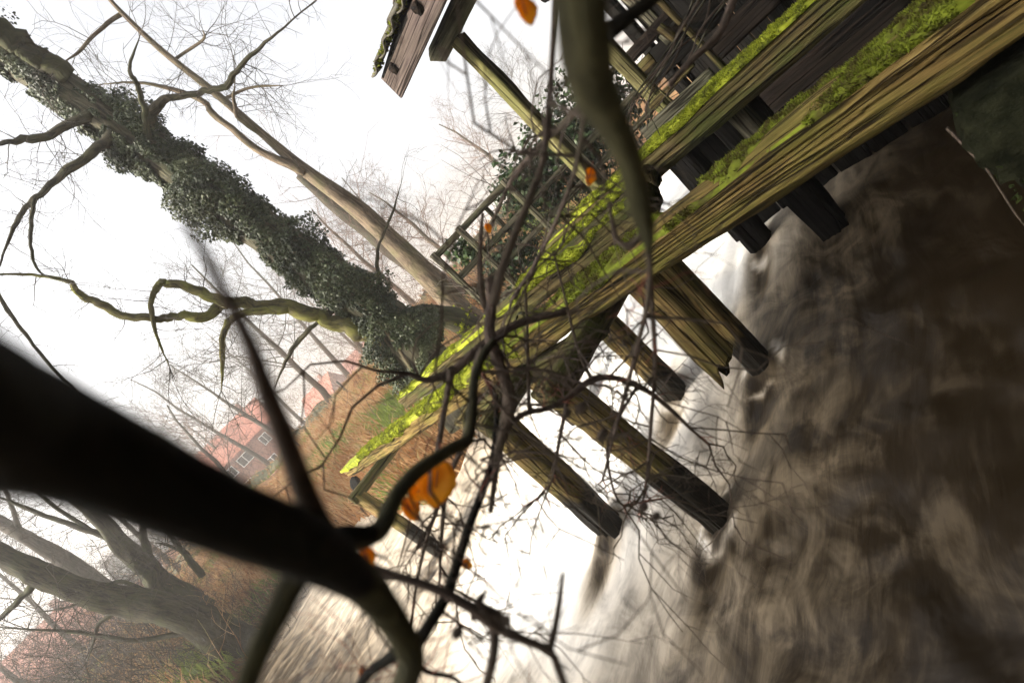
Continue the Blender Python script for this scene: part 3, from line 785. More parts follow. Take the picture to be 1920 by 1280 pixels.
# back wall and near end wall: upright dark boards, one by one
kk_ = 0
tb1 = to_st(onw(1222, 60, -4.25))[1]
tcur = -2.6
while tcur < tb1:
    wb = random.uniform(0.17, 0.22)
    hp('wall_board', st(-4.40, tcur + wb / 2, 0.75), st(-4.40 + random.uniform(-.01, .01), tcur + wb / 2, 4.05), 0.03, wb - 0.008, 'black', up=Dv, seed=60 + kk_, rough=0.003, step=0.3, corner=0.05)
    tcur += wb; kk_ += 1
scur = -4.3
while scur < -2.2:
    wb = random.uniform(0.17, 0.22)
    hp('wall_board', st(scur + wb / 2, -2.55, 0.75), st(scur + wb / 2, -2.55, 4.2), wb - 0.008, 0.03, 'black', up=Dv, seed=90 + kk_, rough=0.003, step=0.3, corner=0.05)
    scur += wb; kk_ += 1
# floor boards
scur = -4.2
while scur < -2.25:
    hp('floor_board', st(scur + 0.1, -2.5, 1.66), st(scur + 0.1, 2.7, 1.66 + random.uniform(-.006, .006)), 0.19, 0.04, 'brown', seed=120 + scur, rough=0.004, step=0.3)
    scur += 0.2
# gate frame seen inside the hut: uprights, rails and lifting rods
def gate(name, a, c2, wv, wd, h, mat, seed): hp(name, onw(*a, wv), onw(*c2, wv), wd, h, mat, up=Dv, seed=seed)
gate('gate_upright', (1120, 70), (1262, 215), -1.9, 0.11, 0.12, 'pole', 141)
gate('gate_upright', (1225, -10), (1375, 145), -1.55, 0.035, 0.04, 'beam2', 142)
gate('gate_upright', (1165, -20), (1260, 75), -2.6, 0.09, 0.10, 'grey', 143)
gate('gate_rail', (1190, 165), (1345, 5), -2.7, 0.08, 0.26, 'black', 144)
gate('gate_rail', (1180, 110), (1260, 25), -2.3, 0.06, 0.10, 'brown', 145)
gate('gate_rail', (1220, 200), (1300, 120), -1.75, 0.05, 0.05, 'beam2', 146)
gate('gate_board', (1236, 50), (1268, 75), -2.0, 0.05, 0.06, 'beam2', 147)
gate('gate_board', (1195, 140), (1225, 110), -2.2, 0.03, 0.12, 'beam2', 148)
gate('gate_board', (1255, 235), (1335, 150), -1.62, 0.03, 0.14, 'brown', 149)
gate('gate_rod', (1236, 168), (1262, 192), -1.5, 0.015, 0.015, 'pole', 150)
for k_ in range(9):
    t_ = 0.2 + 0.28 * k_
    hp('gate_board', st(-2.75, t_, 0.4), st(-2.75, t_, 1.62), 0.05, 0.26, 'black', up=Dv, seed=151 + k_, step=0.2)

# ================================================================== FOOTBRIDGE RAILING
RY = 7.0
rail = empty('footbridge', (1.5, RY, 1.85), 'weathered footbridge with a square-railed handrail behind the mossy beams', 'footbridge')
def rt_(name, p0, p1, wd, h, mat, seed, up=(0, 0, 1)): return timber(name, p0, p1, wd, h, mat, rail, up=up, rough=0.005, seed=seed)
x0 = atY(812, 478, RY)
zt = x0[2] - 0.03
for k_, (px_, py_) in enumerate([(812, 478), (856, 425), (950, 345), (1050, 250)]):
    q = atY(px_, py_, RY)
    rt_('post', (q[0], RY + (0.0 if k_ else 0.0), 1.72), (q[0], RY, zt + 0.05), 0.085, 0.085, 'grey', 171 + k_, up=(0, 1, 0))
for k_, zf in enumerate((zt, zt - 0.42, zt - 0.74)):
    rt_('rail', (x0[0] - 0.05, RY + 0.075, zf), (4.6, RY + 0.075, zf - 0.02), 0.06, 0.085, 'grey', 181 + k_)
q = atY(900, 405, RY)
rt_('baluster', (q[0] + 0.15, RY + 0.13, zt - 0.75), (q[0] + 0.15, RY + 0.13, zt), 0.06, 0.05, 'grey', 185, up=(0, 1, 0))
for k_ in range(24):
    xd = x0[0] - 0.05 + k_ * 0.2
    rt_('deck_plank', (xd, RY - 0.05, 1.70), (xd, RY + 1.1, 1.70), 0.185, 0.045, 'grey', 190 + k_)
for yy in (RY + 0.1, RY + 0.95):
    rt_('bearer', (x0[0] - 0.3, yy, 1.60), (5.2, yy, 1.60), 0.14, 0.15, 'black', 215)

# ================================================================== TREES
def pixpath(pts, y=None, d=None, wd=None):
    """[(px,py,width_px)...] -> world points and radii, at ground distance y (or camera depth d); y/d may be (start,end)"""
    n_ = len(pts); P3, Rr = [], []
    v = y if y is not None else d
    vs = np.linspace(v[0], v[1], n_) if isinstance(v, (tuple, list)) else [v] * n_
    for (px_, py_, wpx), vv in zip(pts, vs):
        p = atY(px_, py_, vv) if y is not None else atD(px_, py_, vv)
        P3.append(p); Rr.append(wpx / FPX * depth(p) / 2)
    return np.array(P3), np.array(Rr)
def limb(name, pts, mat, parent, y=None, d=None, sides=10, sub=6, rough=0.12, seed=0.0, nf=6.0):
    P3, Rr = pixpath(pts, y, d)
    sp = spline(P3, sub); rr = np.interp(np.linspace(0, len(Rr) - 1, len(sp)), np.arange(len(Rr)), Rr)
    if name == 'limb' and d is None:
        rr = rr * np.interp(np.linspace(0, 1, len(sp)), [0, 0.7, 1], [1, 1, 0.35])
        q_ = np.arange(len(sp)) * 0.55 + seed
        sp = sp + 0.42 * rr[:, None] * np.stack([vnoise(q_, 1.1), vnoise(q_, 4.1), vnoise(q_, 7.1)], 1) * sstep(0, 0.12, np.linspace(0, 1, len(sp)))[:, None]
    mb_ = MB(); mb_.tube(sp, rr, sides, rough, seed, nf=nf)
    return build(mb_, name, mat, parent), sp, rr
def grow(mb_, p, dr, L, r, lev, up=0.15, jit=0.35, sides=3, kids=(2, 4), seg=5, shrink=0.6):
    pts = [np.array(p)]; dd = np.array(dr, float); dd /= np.linalg.norm(dd)
    for i in range(seg):
        dd = dd + RNG.normal(0, jit * 0.45, 3) + np.array([0, 0, up * 0.25]); dd /= np.linalg.norm(dd)
        pts.append(pts[-1] + dd * L / seg)
    pts = np.array(pts)
    mb_.tube(pts, np.linspace(r, r * 0.35, seg + 1), sides if lev > 0 else 3, cap=False)
    if lev > 0:
        for _ in range(int(RNG.integers(kids[0], kids[1] + 1))):
            k_ = RNG.uniform(0.25, 1.0); q = k_ * seg; i = min(int(q), seg - 1)
            pp_ = pts[i] + (pts[i + 1] - pts[i]) * (q - i)
            axis = pts[i + 1] - pts[i]; axis /= np.linalg.norm(axis)
            sd_ = np.cross(axis, RNG.normal(0, 1, 3)); sd_ /= np.linalg.norm(sd_)
            grow(mb_, pp_, axis * 0.7 + sd_ * 0.8, L * shrink * RNG.uniform(0.7, 1.2), r * 0.55, lev - 1, up, jit, sides, kids, max(3, seg - 1), shrink)
def twigs_on(paths, parent, mat, count, L, r, lev=2, up=0.1, kids=(2, 4), frac=(0.2, 1.0), name='twigs', jit=0.35):
    mb_ = MB()
    for sp, rr in paths:
        for _ in range(count):
            k_ = RNG.uniform(*frac) * (len(sp) - 1); i = min(int(k_), len(sp) - 2)
            ax = sp[i + 1] - sp[i]; ax /= np.linalg.norm(ax)
            sd_ = np.cross(ax, RNG.normal(0, 1, 3)); sd_ /= np.linalg.norm(sd_)
            grow(mb_, sp[i], ax * 0.3 + sd_, L * RNG.uniform(0.4, 1.3), r * RNG.uniform(0.5, 1.1), lev, up, jit, kids=kids)
    for sp, rr in paths:
        ax = sp[-1] - sp[-3]; ax /= np.linalg.norm(ax)
        for _ in range(2): grow(mb_, sp[-1], ax + RNG.normal(0, .15, 3), L * 1.1, min(r * 1.3, rr[-1]), lev, up, jit, kids=kids)
    return build(mb_, name, mat, parent, kind='stuff')
def ground_at(p): return np.array([p[0], p[1], float(ground_z(p[0], p[1]))])

# ---- ivy-clad tree
YI = 8.6
tb = atY(835, 715, YI); tb[2] = ground_z(tb[0], tb[1]) - 0.1
ivy = empty('ivy_tree', tb, 'thick leaning ivy-clad tree trunk rising from behind the far mossy beams', 'tree')
trunk, tsp, trr = limb('trunk', [(885, 760, 130), (835, 715, 108), (790, 668, 94), (700, 580, 84), (560, 478, 80), (420, 380, 76), (300, 290, 74), (160, 195, 72), (0, 88, 66), (-160, -20, 60), (-420, -190, 40), (-700, -380, 16)],
                       'ivybark', ivy, y=(8.6, 8.0), sides=22, sub=9, rough=0.09, seed=1.0, nf=8)
LI = []
for i_, (pts, y0, y1) in enumerate([
    ([(735, 640, 40), (640, 608, 33), (540, 580, 27), (430, 570, 22), (395, 590, 18), (340, 593, 16), (290, 597, 15), (220, 585, 14), (150, 552, 13), (132, 530, 13), (60, 515, 10), (-20, 515, 8)], 8.4, 7.2),
    ([(430, 570, 24), (370, 546, 18), (310, 530, 14), (294, 545, 11), (283, 580, 9), (298, 640, 7), (318, 688, 5)], 7.9, 7.6),
    ([(540, 580, 18), (450, 590, 14), (421, 620, 12), (418, 680, 9), (415, 732, 5)], 8.0, 7.8),
    ([(272, 250, 22), (283, 215, 18), (318, 186, 14), (370, 174, 12), (422, 165, 11), (438, 140, 9), (480, 95, 8), (540, 45, 6), (605, -10, 5)], 8.1, 7.6),
    ([(215, 250, 20), (150, 305, 15), (100, 342, 12), (50, 390, 9), (20, 440, 8), (-8, 520, 6)], 8.0, 7.4),
    ([(170, 215, 20), (105, 250, 15), (50, 262, 14), (-30, 275, 12)], 8.0, 7.4),
    ([(130, 145, 34), (60, 95, 38), (0, 58, 42), (-90, 0, 46)], 8.0, 7.2),
    ([(650, 560, 12), (600, 600, 9), (550, 652, 8), (530, 690, 6), (508, 745, 4)], 8.5, 8.3),
    ([(725, 585, 9), (712, 520, 7), (708, 470, 6), (735, 400, 5), (752, 345, 3)], 8.4, 8.2),
    ([(278, 262, 13), (272, 215, 11), (262, 168, 10), (243, 130, 7), (262, 70, 5)], 8.0, 7.5),
    ([(66, 372, 8), (60, 405, 7), (58, 470, 6), (78, 512, 5), (130, 530, 4)], 7.4, 7.3),
    ([(-25, 505, 8), (20, 590, 7), (90, 680, 6), (150, 740, 5), (200, 790, 3)], 7.5, 7.4)]):
    o, sp, rr = limb('limb', pts, 'mossbark' if i_ < 3 else ('ivybark' if i_ != 6 else 'oakbark'), ivy, y=(y0, y1), sides=9, sub=10, seed=i_ * 3.1, rough=0.30, nf=14)
    LI.append((sp, rr))
twigs_on(LI[:6], ivy, 'twig', 16, 0.75, 0.008, 2, 0.0, (2, 4), (0.15, 1.0))
twigs_on(LI[:5], ivy, 'twig', 45, 0.20, 0.005, 1, 0.3, (1, 3), (0.1, 1.0), 'spurs')
twigs_on(LI[6:], ivy, 'twig', 7, 0.5, 0.006, 2, 0.0, (2, 3), (0.2, 1.0))
twigs_on([(tsp, trr)], ivy, 'twig', 26, 0.6, 0.006, 1, -0.3, (1, 3), (0.25, 1.0))
def leaves_on(sp, rr, f0, f1, count, size, mat, parent, name='ivy', swell=0.07, center=None, facing=None):
    k_ = RNG.uniform(f0, f1, count) * (len(sp) - 1); i = np.minimum(k_.astype(int), len(sp) - 2); f = (k_ - i)[:, None]
    c_ = sp[i] * (1 - f) + sp[i + 1] * f; r_ = (rr[i] * (1 - f[:, 0]) + rr[i + 1] * f[:, 0])
    ax = sp[i + 1] - sp[i]; ax /= np.linalg.norm(ax, axis=1, keepdims=True)
    nn = np.cross(ax, RNG.normal(0, 1, (count, 3))); nn /= np.linalg.norm(nn, axis=1, keepdims=True)
    if facing is not None:
        nn = nn + np.asarray(facing) * 0.7; nn -= ax * np.sum(nn * ax, 1, keepdims=True); nn /= np.linalg.norm(nn, axis=1, keepdims=True)
    lump = fbm(k_ * 0.35, nn[:, 0] * 2.2, nn[:, 2] * 2.2, 3)
    keep = lump > -0.42
    c_, r_, nn, ax, lump = c_[keep], r_[keep], nn[keep], ax[keep], lump[keep]
    n_ = len(c_)
    p = c_ + nn * (r_ + swell * RNG.random(n_) * (0.4 + np.clip(lump, 0, 1) * 1.6))[:, None]
    fn = nn * 0.8 + RNG.normal(0, 0.45, (n_, 3)); fn /= np.linalg.norm(fn, axis=1, keepdims=True)
    dn = np.array([0, 0, -1.0]) + RNG.normal(0, 0.4, (n_, 3)); dn -= fn * np.sum(dn * fn, 1, keepdims=True); dn /= np.linalg.norm(dn, axis=1, keepdims=True)
    sd_ = np.cross(fn, dn); s_ = size * RNG.uniform(0.55, 1.3, (n_, 1))
    Q = np.stack([p, p + (dn * 0.35 + sd_ * 0.5) * s_ - fn * s_ * 0.12, p + dn * s_, p + (dn * 0.35 - sd_ * 0.5) * s_ - fn * s_ * 0.12], 1).reshape(-1, 3)
    mb_ = MB(); mb_.add(Q, [x for q in range(n_) for x in ((4*q, 4*q+1, 4*q+2), (4*q, 4*q+2, 4*q+3))])
    return build(mb_, name, mat, parent, smooth=False, kind='stuff')
left_face = np.array([-0.75, -0.65, -0.1])
leaves_on(tsp, trr, 0.165, 0.62, 60000, 0.042, 'ivy', ivy, swell=0.21, facing=left_face * 0.5)
leaves_on(tsp, trr, 0.51, 0.86, 32000, 0.042, 'ivy', ivy, swell=0.17, facing=np.array([-0.9, -0.2, -0.2]))
# ivy stem creeping up the trunk
o, _, _ = limb('ivy_stem', [(790, 720, 9), (745, 650, 9), (715, 610, 8), (680, 575, 7), (650, 545, 6)], 'beech', ivy, y=(8.12, 8.05), sides=6)

# ---- paler beech behind
YB = 11.0
tb = ground_at(atY(880, 610, YB))
beech = empty('beech_tree', tb, 'slender pale forked tree with sunlit bark behind the ivy-clad trunk', 'tree')
o, bsp, brr = limb('trunk', [(935, 660, 69), (885, 605, 54), (860, 580, 48), (800, 515, 43), (700, 418, 36), (640, 368, 31), (570, 318, 25), (500, 258, 16), (400, 172, 14), (300, 92, 11), (215, 10, 8), (170, -50, 7)],
                   'beech', beech, y=(11, 10.4), sides=16, sub=8, rough=0.06, seed=5.0)
LB = [(bsp, brr)]
for i_, pts in enumerate([[(572, 322, 18), (480, 278, 14), (400, 212, 12), (370, 185, 10), (270, 156, 8), (195, 158, 5)],
                          [(500, 258, 9), (450, 225, 8), (438, 190, 7), (440, 160, 6)],
                          [(230, 25, 8), (180, 62, 7), (150, 95, 6), (112, 122, 4)],
                          [(420, 185, 7), (470, 165, 5), (540, 160, 3)],
                          [(330, 110, 6), (380, 75, 5), (380, 55, 3)]]):
    o, sp, rr = limb('limb', pts, 'beech', beech, y=(10.6, 10.2), sides=7, seed=i_ * 2.2, rough=0.15); LB.append((sp, rr))
twigs_on(LB, beech, 'twig', 13, 0.9, 0.008, 2, -0.15, (2, 4), (0.45, 1.0))

# ---- bent brown limb tree between them
YK = 9.6
tb = ground_at(atY(900, 640, YK))
bent = empty('bent_trunk', tb, 'short dark brown bent trunk curving left with a mossy foot', 'tree')
o, ksp, krr = limb('trunk', [(950, 690, 80), (905, 640, 62), (868, 606, 48), (830, 592, 42), (790, 588, 35), (745, 592, 27), (715, 586, 18), (690, 560, 10)], 'oakbark', bent, y=(9.6, 9.0), sides=14, rough=0.14, seed=8.0)
fuzz(np.array([ksp[i] + np.array([-.05, -0.2, 0.1]) * RNG.random() + RNG.normal(0, 0.09, 3) for i in RNG.integers(4, 12, 300)]), np.tile([-0.3, -0.6, 0.7], (300, 1)), 'moss', 3000, 0.06, 'moss', bent)
fuzz(np.array([bsp[i] + np.array([-.1, -0.28, 0.0]) + RNG.normal(0, 0.10, 3) for i in RNG.integers(4, 15, 300)]), np.tile([-0.3, -0.7, 0.5], (300, 1)), 'moss', 3000, 0.06, 'moss', beech)
# ---- grey trunk further off
tb = ground_at(atY(870, 575, 17.0))
gt = empty('grey_tree', tb, 'blurred grey trunk fading into mist left of the pale forked tree', 'tree')
o, sp, rr = limb('trunk', [(905, 610, 60), (860, 560, 46), (800, 512, 42), (740, 470, 40), (690, 430, 34), (640, 395, 26), (560, 330, 14)], 'mist', gt, y=17.0, sides=12, seed=9.0)
twigs_on([(sp, rr)], gt, 'redtwig', 34, 1.9, 0.014, 3, 0.2, (2, 4), (0.3, 1.0))

# ---- left bank trees
def bank_tree(label, trunk_pts, y, limbs, twc, seed, mat='oakbark'):
    b0 = atY(trunk_pts[0][0], trunk_pts[0][1], y if not isinstance(y, tuple) else y[0])
    e_ = empty('bank_tree', ground_at(b0), label, 'tree', 'bare trees on the left bank')
    o, sp, rr = limb('trunk', trunk_pts, mat, e_, y=y, sides=16, sub=9, rough=0.22, seed=seed)
    L_ = [(sp, rr)]
    for i_, pts in enumerate(limbs):
        o, s2, r2 = limb('limb', pts, mat, e_, y=y, sides=7, seed=seed + i_ * 1.7, rough=0.15); L_.append((s2, r2))
    twigs_on(L_, e_, 'twig', twc + 5, 1.5, 0.012, 3, -0.05, (2, 4), (0.2, 1.0))
    return e_
bank_tree('stout mossy tree leaning over the water at the lower left bank', [(500, 1262, 111), (440, 1210, 77), (380, 1172, 62), (300, 1140, 55), (200, 1120, 49), (100, 1086, 43), (0, 1040, 37), (-120, 985, 33), (-300, 890, 20), (-480, 770, 5)], 11.6,
          [[(70, 1085, 15), (35, 1125, 12), (0, 1160, 10), (-50, 1200, 7)], [(250, 1128, 10), (190, 1165, 8), (180, 1190, 6), (160, 1250, 4)], [(380, 1180, 12), (260, 1200, 9), (150, 1185, 7), (0, 1175, 6)],
           [(300, 1120, 9), (220, 1090, 7), (150, 1130, 5), (60, 1150, 4)]], 9, 12.0)
bank_tree('many-stemmed bare tree half hidden under the big dark foreground branch', [(385, 1150, 52), (340, 1118, 44), (300, 1092, 41), (270, 1060, 36), (215, 1005, 30), (160, 945, 25), (60, 850, 21), (-60, 740, 15), (-230, 560, 8), (-330, 440, 3)], 13.2,
          [[(300, 1100, 18), (284, 1050, 15), (270, 1000, 12), (262, 930, 9)], [(380, 1080, 13), (350, 1040, 11), (322, 1005, 9), (300, 950, 7)], [(215, 1010, 12), (140, 985, 10), (60, 955, 8), (-20, 925, 7)],
           [(200, 1010, 7), (120, 960, 7), (50, 905, 6), (-10, 860, 4)], [(345, 1035, 6), (318, 1022, 5), (290, 1017, 4)]], 8, 15.0)
bank_tree('pale misty tree behind the stout bank tree', [(330, 1190, 44), (240, 1130, 34), (130, 1055, 27), (40, 1000, 21), (-60, 940, 15), (-190, 850, 8), (-280, 780, 3)], 19.0,
          [[(40, 1000, 10), (20, 940, 7), (-10, 880, 6)], [(130, 1055, 10), (60, 1060, 7), (-20, 1050, 6)]], 10, 18.0, 'mist')

# ---- misty trees beyond the bank (three patterns, copied)
def mist_proto(h, seed, crown):
    mbt = MB(); pts = [np.zeros(3)]; dd = np.array([RNG.normal(0, .08), RNG.normal(0, .08), 1.0])
    for i in range(7): pts.append(pts[-1] + dd * h / 7 + np.array([RNG.normal(0, .12), RNG.normal(0, .12), 0]))
    pts = np.array(pts); mbt.tube(pts, np.linspace(0.22, 0.04, 8), 8, 0.1, seed)
    me1 = mbt.mesh('trunk', 'mist', True)
    mbc = MB()
    for k_ in range(crown):
        z_ = RNG.uniform(0.22, 1.0); i = min(int(z_ * 7), 6); p = pts[i] + (pts[i + 1] - pts[i]) * (z_ * 7 - i)
        a = RNG.uniform(0, 6.28)
        grow(mbc, p, (math.cos(a), math.sin(a), 0.75), h * 0.36 * (1.15 - z_ * 0.6), 0.055 * (1.2 - z_), 3, 0.25, 0.3, kids=(3, 5))
    return me1, mbc.mesh('crown', 'redtwig' if seed == 2.0 else 'twig', True)
PR = [mist_proto(11, 1.0, 20), mist_proto(9, 2.0, 18), mist_proto(14, 3.0, 22)]
spots = [(620, 760, 30, 0, 1.0), (660, 715, 42, 2, 1.1), (700, 690, 33, 1, 0.9), (560, 835, 38, 0, 0.95), (520, 880, 46, 2, 1.0), (745, 640, 48, 0, 1.1),
         (790, 590, 28, 1, 0.85), (830, 540, 36, 2, 0.75), (870, 495, 25, 1, 0.7), (1010, 350, 30, 1, 0.8), (1060, 280, 38, 2, 0.7),
         (450, 930, 34, 1, 0.9), (400, 985, 42, 0, 1.0), (250, 1130, 36, 1, 0.9), (150, 1215, 30, 2, 0.8), (60, 1290, 28, 1, 0.9), (330, 1060, 30, 2, 0.8), (580, 800, 64, 2, 1.2), (690, 680, 70, 0, 1.3), (480, 905, 60, 1, 1.3)]
ORD = ['first', 'second', 'third', 'fourth', 'fifth', 'sixth', 'seventh', 'eighth']
region = lambda p: 'beyond the footbridge railing' if p > 840 else ('beyond the far bank meadow' if p > 540 else 'beyond the left bank')
for i_, (px_, py_, yy, kd, sc) in enumerate(spots):
    q = atY(px_, py_, yy); q[2] = float(ground_z(q[0], q[1])) - 0.05
    what = ['slim grey misty tree', 'reddish twiggy misty tree', 'tall pale misty tree'][kd]
    az = lambda v: atY(v[0], v[1], v[2])[0] / v[2]
    peers = sorted([v for v in spots if v[3] == kd and region(v[0]) == region(px_)], key=az)
    nth = ORD[peers.index((px_, py_, yy, kd, sc))]
    e_ = empty('misty_tree', q, f'{what} {region(px_)}, {nth} such from the left bank side', 'tree', 'misty trees beyond the banks')
    e_.rotation_euler = (RNG.normal(0, .03), RNG.normal(0, .03), RNG.uniform(0, 6.28)); e_.scale = (sc, sc, sc)
    for nm, me in zip(('trunk', 'crown'), PR[kd]):
        o = bpy.data.objects.new(nm, me); COL.objects.link(o); o.parent = e_
# ---- red-stemmed shrubs on the bank behind the weir
def shrub(label, px_, py_, yy, n_, L, mat, sprd=0.6, lev=2, r=0.008):
    q = ground_at(atY(px_, py_, yy)); e_ = empty('shrub', q, label, 'shrub', 'bare shrubs on the banks')
    mb_ = MB()
    for _ in range(n_):
        p = q + np.array([RNG.normal(0, sprd), RNG.normal(0, sprd * 0.7), 0]); p[2] = float(ground_z(p[0], p[1])) - 0.03
        grow(mb_, p, (RNG.normal(0, .35), RNG.normal(0, .35), 1), L * RNG.uniform(.6, 1.2), r, lev, 0.1, 0.3, kids=(2, 5))
    build(mb_, 'stems', mat, e_, kind='stuff')
shrub('dense reddish twiggy shrub left of the pale forked trunk', 735, 590, 13.5, 60, 2.6, 'redtwig', 1.5, 3)
shrub('reddish shrub behind the railing corner', 860, 520, 14, 40, 2.2, 'redtwig', 1.2, 3)
shrub('tangle of dry brown stems on the left bank by the water', 520, 1130, 12.8, 60, 1.1, 'twig', 1.3, 2, 0.006)
shrub('brown bramble tangle on the lower left bank under the stout tree', 330, 1235, 13.0, 60, 1.3, 'twig', 1.6, 2, 0.006)
shrub('bare bramble at the waterline beneath the end of the front beam', 800, 905, 9.6, 40, 0.8, 'twig', 0.5, 2, 0.004)
shrub('dark leafless thicket filling the gap between the left bank trees', 300, 1165, 12.2, 60, 1.6, 'twig', 1.2, 3, 0.009)
shrub('loose dark thicket at the bottom left edge', 120, 1290, 13.0, 60, 2.2, 'twig', 1.8, 3, 0.011)
shrub('dark bramble arching over the roots of the stout bank tree', 420, 1215, 10.6, 46, 1.2, 'twig', 0.9, 3, 0.008)
shrub('orange-brown dead fern clump under the big dark branch', 400, 1085, 12.6, 40, 1.2, 'dry', 0.9, 2, 0.010)
for k_, (a, b2, yy, n_, L_, mt2, lab) in enumerate([
    (610, 770, 34, 46, 3.2, 'redtwig', 'low reddish scrub in front of the misty red-roofed house'), (545, 840, 36, 46, 3.4, 'twig', 'grey-brown scrub at the foot of the near red brick house'),
    (670, 705, 30, 46, 3.0, 'redtwig', 'reddish scrub beyond the red path beside the ivy-clad trunk'), (430, 960, 30, 50, 3.4, 'twig', 'grey scrub hidden above the big dark branch'),
    (250, 1150, 22, 60, 3.0, 'twig', 'thick bare scrub behind the stout bank tree'), (60, 1250, 20, 60, 3.2, 'twig', 'thick bare scrub before the lower left house'),
    (420, 1105, 16, 60, 1.8, 'dry', 'orange-brown bramble bank under the big dark branch'), (180, 1260, 15, 60, 1.8, 'twig', 'dense dark twig tangle in the lower left corner')]):
    shrub(lab, a, b2, yy, n_, L_, mt2, 1.7, 3, 0.009 if yy > 25 else 0.014)
# ---- evergreen bushes behind the footbridge
def bush(label, px_, py_, yy, rx, rz, n_, size):
    c_ = atY(px_, py_, yy); q = np.array([c_[0], c_[1], 1.2]); e_ = empty('evergreen_bush', q, label, 'bush', 'evergreen bushes behind the footbridge')
    v = RNG.normal(0, 1, (n_, 3)); v /= np.linalg.norm(v, axis=1, keepdims=True); v *= (RNG.random((n_, 1)) ** 0.45)
    lump = 1 + 0.35 * fbm(v[:, 0] * 2.5 + px_, v[:, 1] * 2.5, v[:, 2] * 2.5, 2)
    p = c_ + v * np.array([rx, rx * 0.7, rz]) * lump[:, None]
    fn = v + RNG.normal(0, .6, (n_, 3)); fn /= np.linalg.norm(fn, axis=1, keepdims=True)
    dn = RNG.normal(0, 1, (n_, 3)); dn[:, 2] -= 0.6; dn -= fn * np.sum(dn * fn, 1, keepdims=True); dn /= np.linalg.norm(dn, axis=1, keepdims=True)
    sd_ = np.cross(fn, dn); s_ = size * RNG.uniform(0.6, 1.3, (n_, 1))
    Q = np.stack([p, p + (dn * 0.5 + sd_ * 0.36) * s_ - fn * s_ * 0.1, p + dn * s_, p + (dn * 0.5 - sd_ * 0.36) * s_ - fn * s_ * 0.1], 1).reshape(-1, 3)
    mb_ = MB(); mb_.add(Q, [x for k_ in range(n_) for x in ((4*k_, 4*k_+1, 4*k_+2), (4*k_, 4*k_+2, 4*k_+3))])
    build(mb_, 'foliage', 'laurel', e_, smooth=False, kind='stuff')
    mb_ = MB()
    for _ in range(14): grow(mb_, q + np.array([RNG.normal(0, .2), RNG.normal(0, .2), 0]), (RNG.normal(0, .4), RNG.normal(0, .4), 1), c_[2] - 1.2 + rz * 0.7, 0.012, 1, 0.1)
    build(mb_, 'stems', 'twig', e_, kind='stuff')
bush('glossy dark evergreen bush crowding the middle of the railing', 985, 355, 7.9, 0.50, 0.55, 1500, 0.10)
bush('large dark evergreen bush behind the slim hut post', 1060, 290, 8.1, 0.8, 0.8, 2600, 0.10)
bush('low evergreen clump at the foot of the footbridge railing', 960, 480, 7.75, 0.55, 0.40, 1000, 0.09)
bush('small evergreen sprig through the left bay of the railing', 870, 470, 7.3, 0.22, 0.26, 240, 0.09)
bush('dark evergreen bush at the right end of the railing by the hut', 1130, 200, 8.4, 0.8, 0.9, 2000, 0.10)

# ---- grass and bracken on the banks
def blades(name, mat, n_, xr, yr, lens, cond, width=0.008, clump=True, seed=0.0):
    x = RNG.uniform(*xr, n_); y = RNG.uniform(*yr, n_); z = ground_z(x, y)
    k_ = (z > 0.08) & cond(x, y, z, fbm(x * 0.55 + seed, y * 0.55, 0, 3))
    p = np.stack([x, y, z - 0.02], 1)[k_]; n_ = len(p)
    L = RNG.uniform(*lens, (n_, 1)); a = RNG.uniform(0, 6.28, n_)
    ln = np.stack([np.cos(a), np.sin(a), np.zeros(n_)], 1) * RNG.uniform(0.1, 0.75, (n_, 1))
    ln[:, 0] -= 0.1; sd_ = np.stack([-np.sin(a), np.cos(a), np.zeros(n_)], 1); sd_ = sd_ * 0.5 + np.array([0.8, 0.2, 0]); W_ = width * (0.7 + RNG.random((n_, 1)))
    mid = p + (ln * 0.35 + np.array([0, 0, 0.62])) * L; top = p + (ln + np.array([0, 0, 0.85])) * L
    Q = np.stack([p - sd_ * W_, p + sd_ * W_, mid + sd_ * W_ * 0.8, mid - sd_ * W_ * 0.8, top], 1).reshape(-1, 3)
    mb_ = MB(); mb_.add(Q, [f for q in range(n_) for f in ((5*q, 5*q+1, 5*q+2, 5*q+3), (5*q+3, 5*q+2, 5*q+4))])
    return build(mb_, name, mat, None, origin=np.zeros(3))
far = lambda x, y, z, f: (y - np.interp(x, _bx, _by) < 14.0) & (x > -12) & (f < 0.28)
o = blades('dry_grass', 'dry', 52000, (-13, 6), (8, 27), (0.25, 0.85), far, 0.012); tag(o, 'tawny dry grass and dead bracken over the far bank', 'grass', kind='stuff')
farg = lambda x, y, z, f: (y - np.interp(x, _bx, _by) < 14.0) & (x > -12) & (f > 0.0)
o = blades('green_grass', 'green', 40000, (-13, 6), (8, 27), (0.20, 0.60), farg, 0.011); tag(o, 'green tussocks of grass dotted on the far bank', 'grass', kind='stuff')
lft = lambda x, y, z, f: (x < -8.8)
o = blades('bank_grass', 'green', 26000, (-30, -8.8), (6, 32), (0.12, 0.35), lambda x, y, z, f: (x < -8.8) & (f > -0.1), 0.013); tag(o, 'pale green meadow grass on the left bank', 'grass', kind='stuff')
o = blades('dead_stems', 'dry', 12000, (-24, -8.8), (6, 26), (0.25, 0.7), lambda x, y, z, f: (x < -8.8) & (f < 0.1), 0.008); tag(o, 'dead brown stems along the left bank edge', 'grass', kind='stuff')

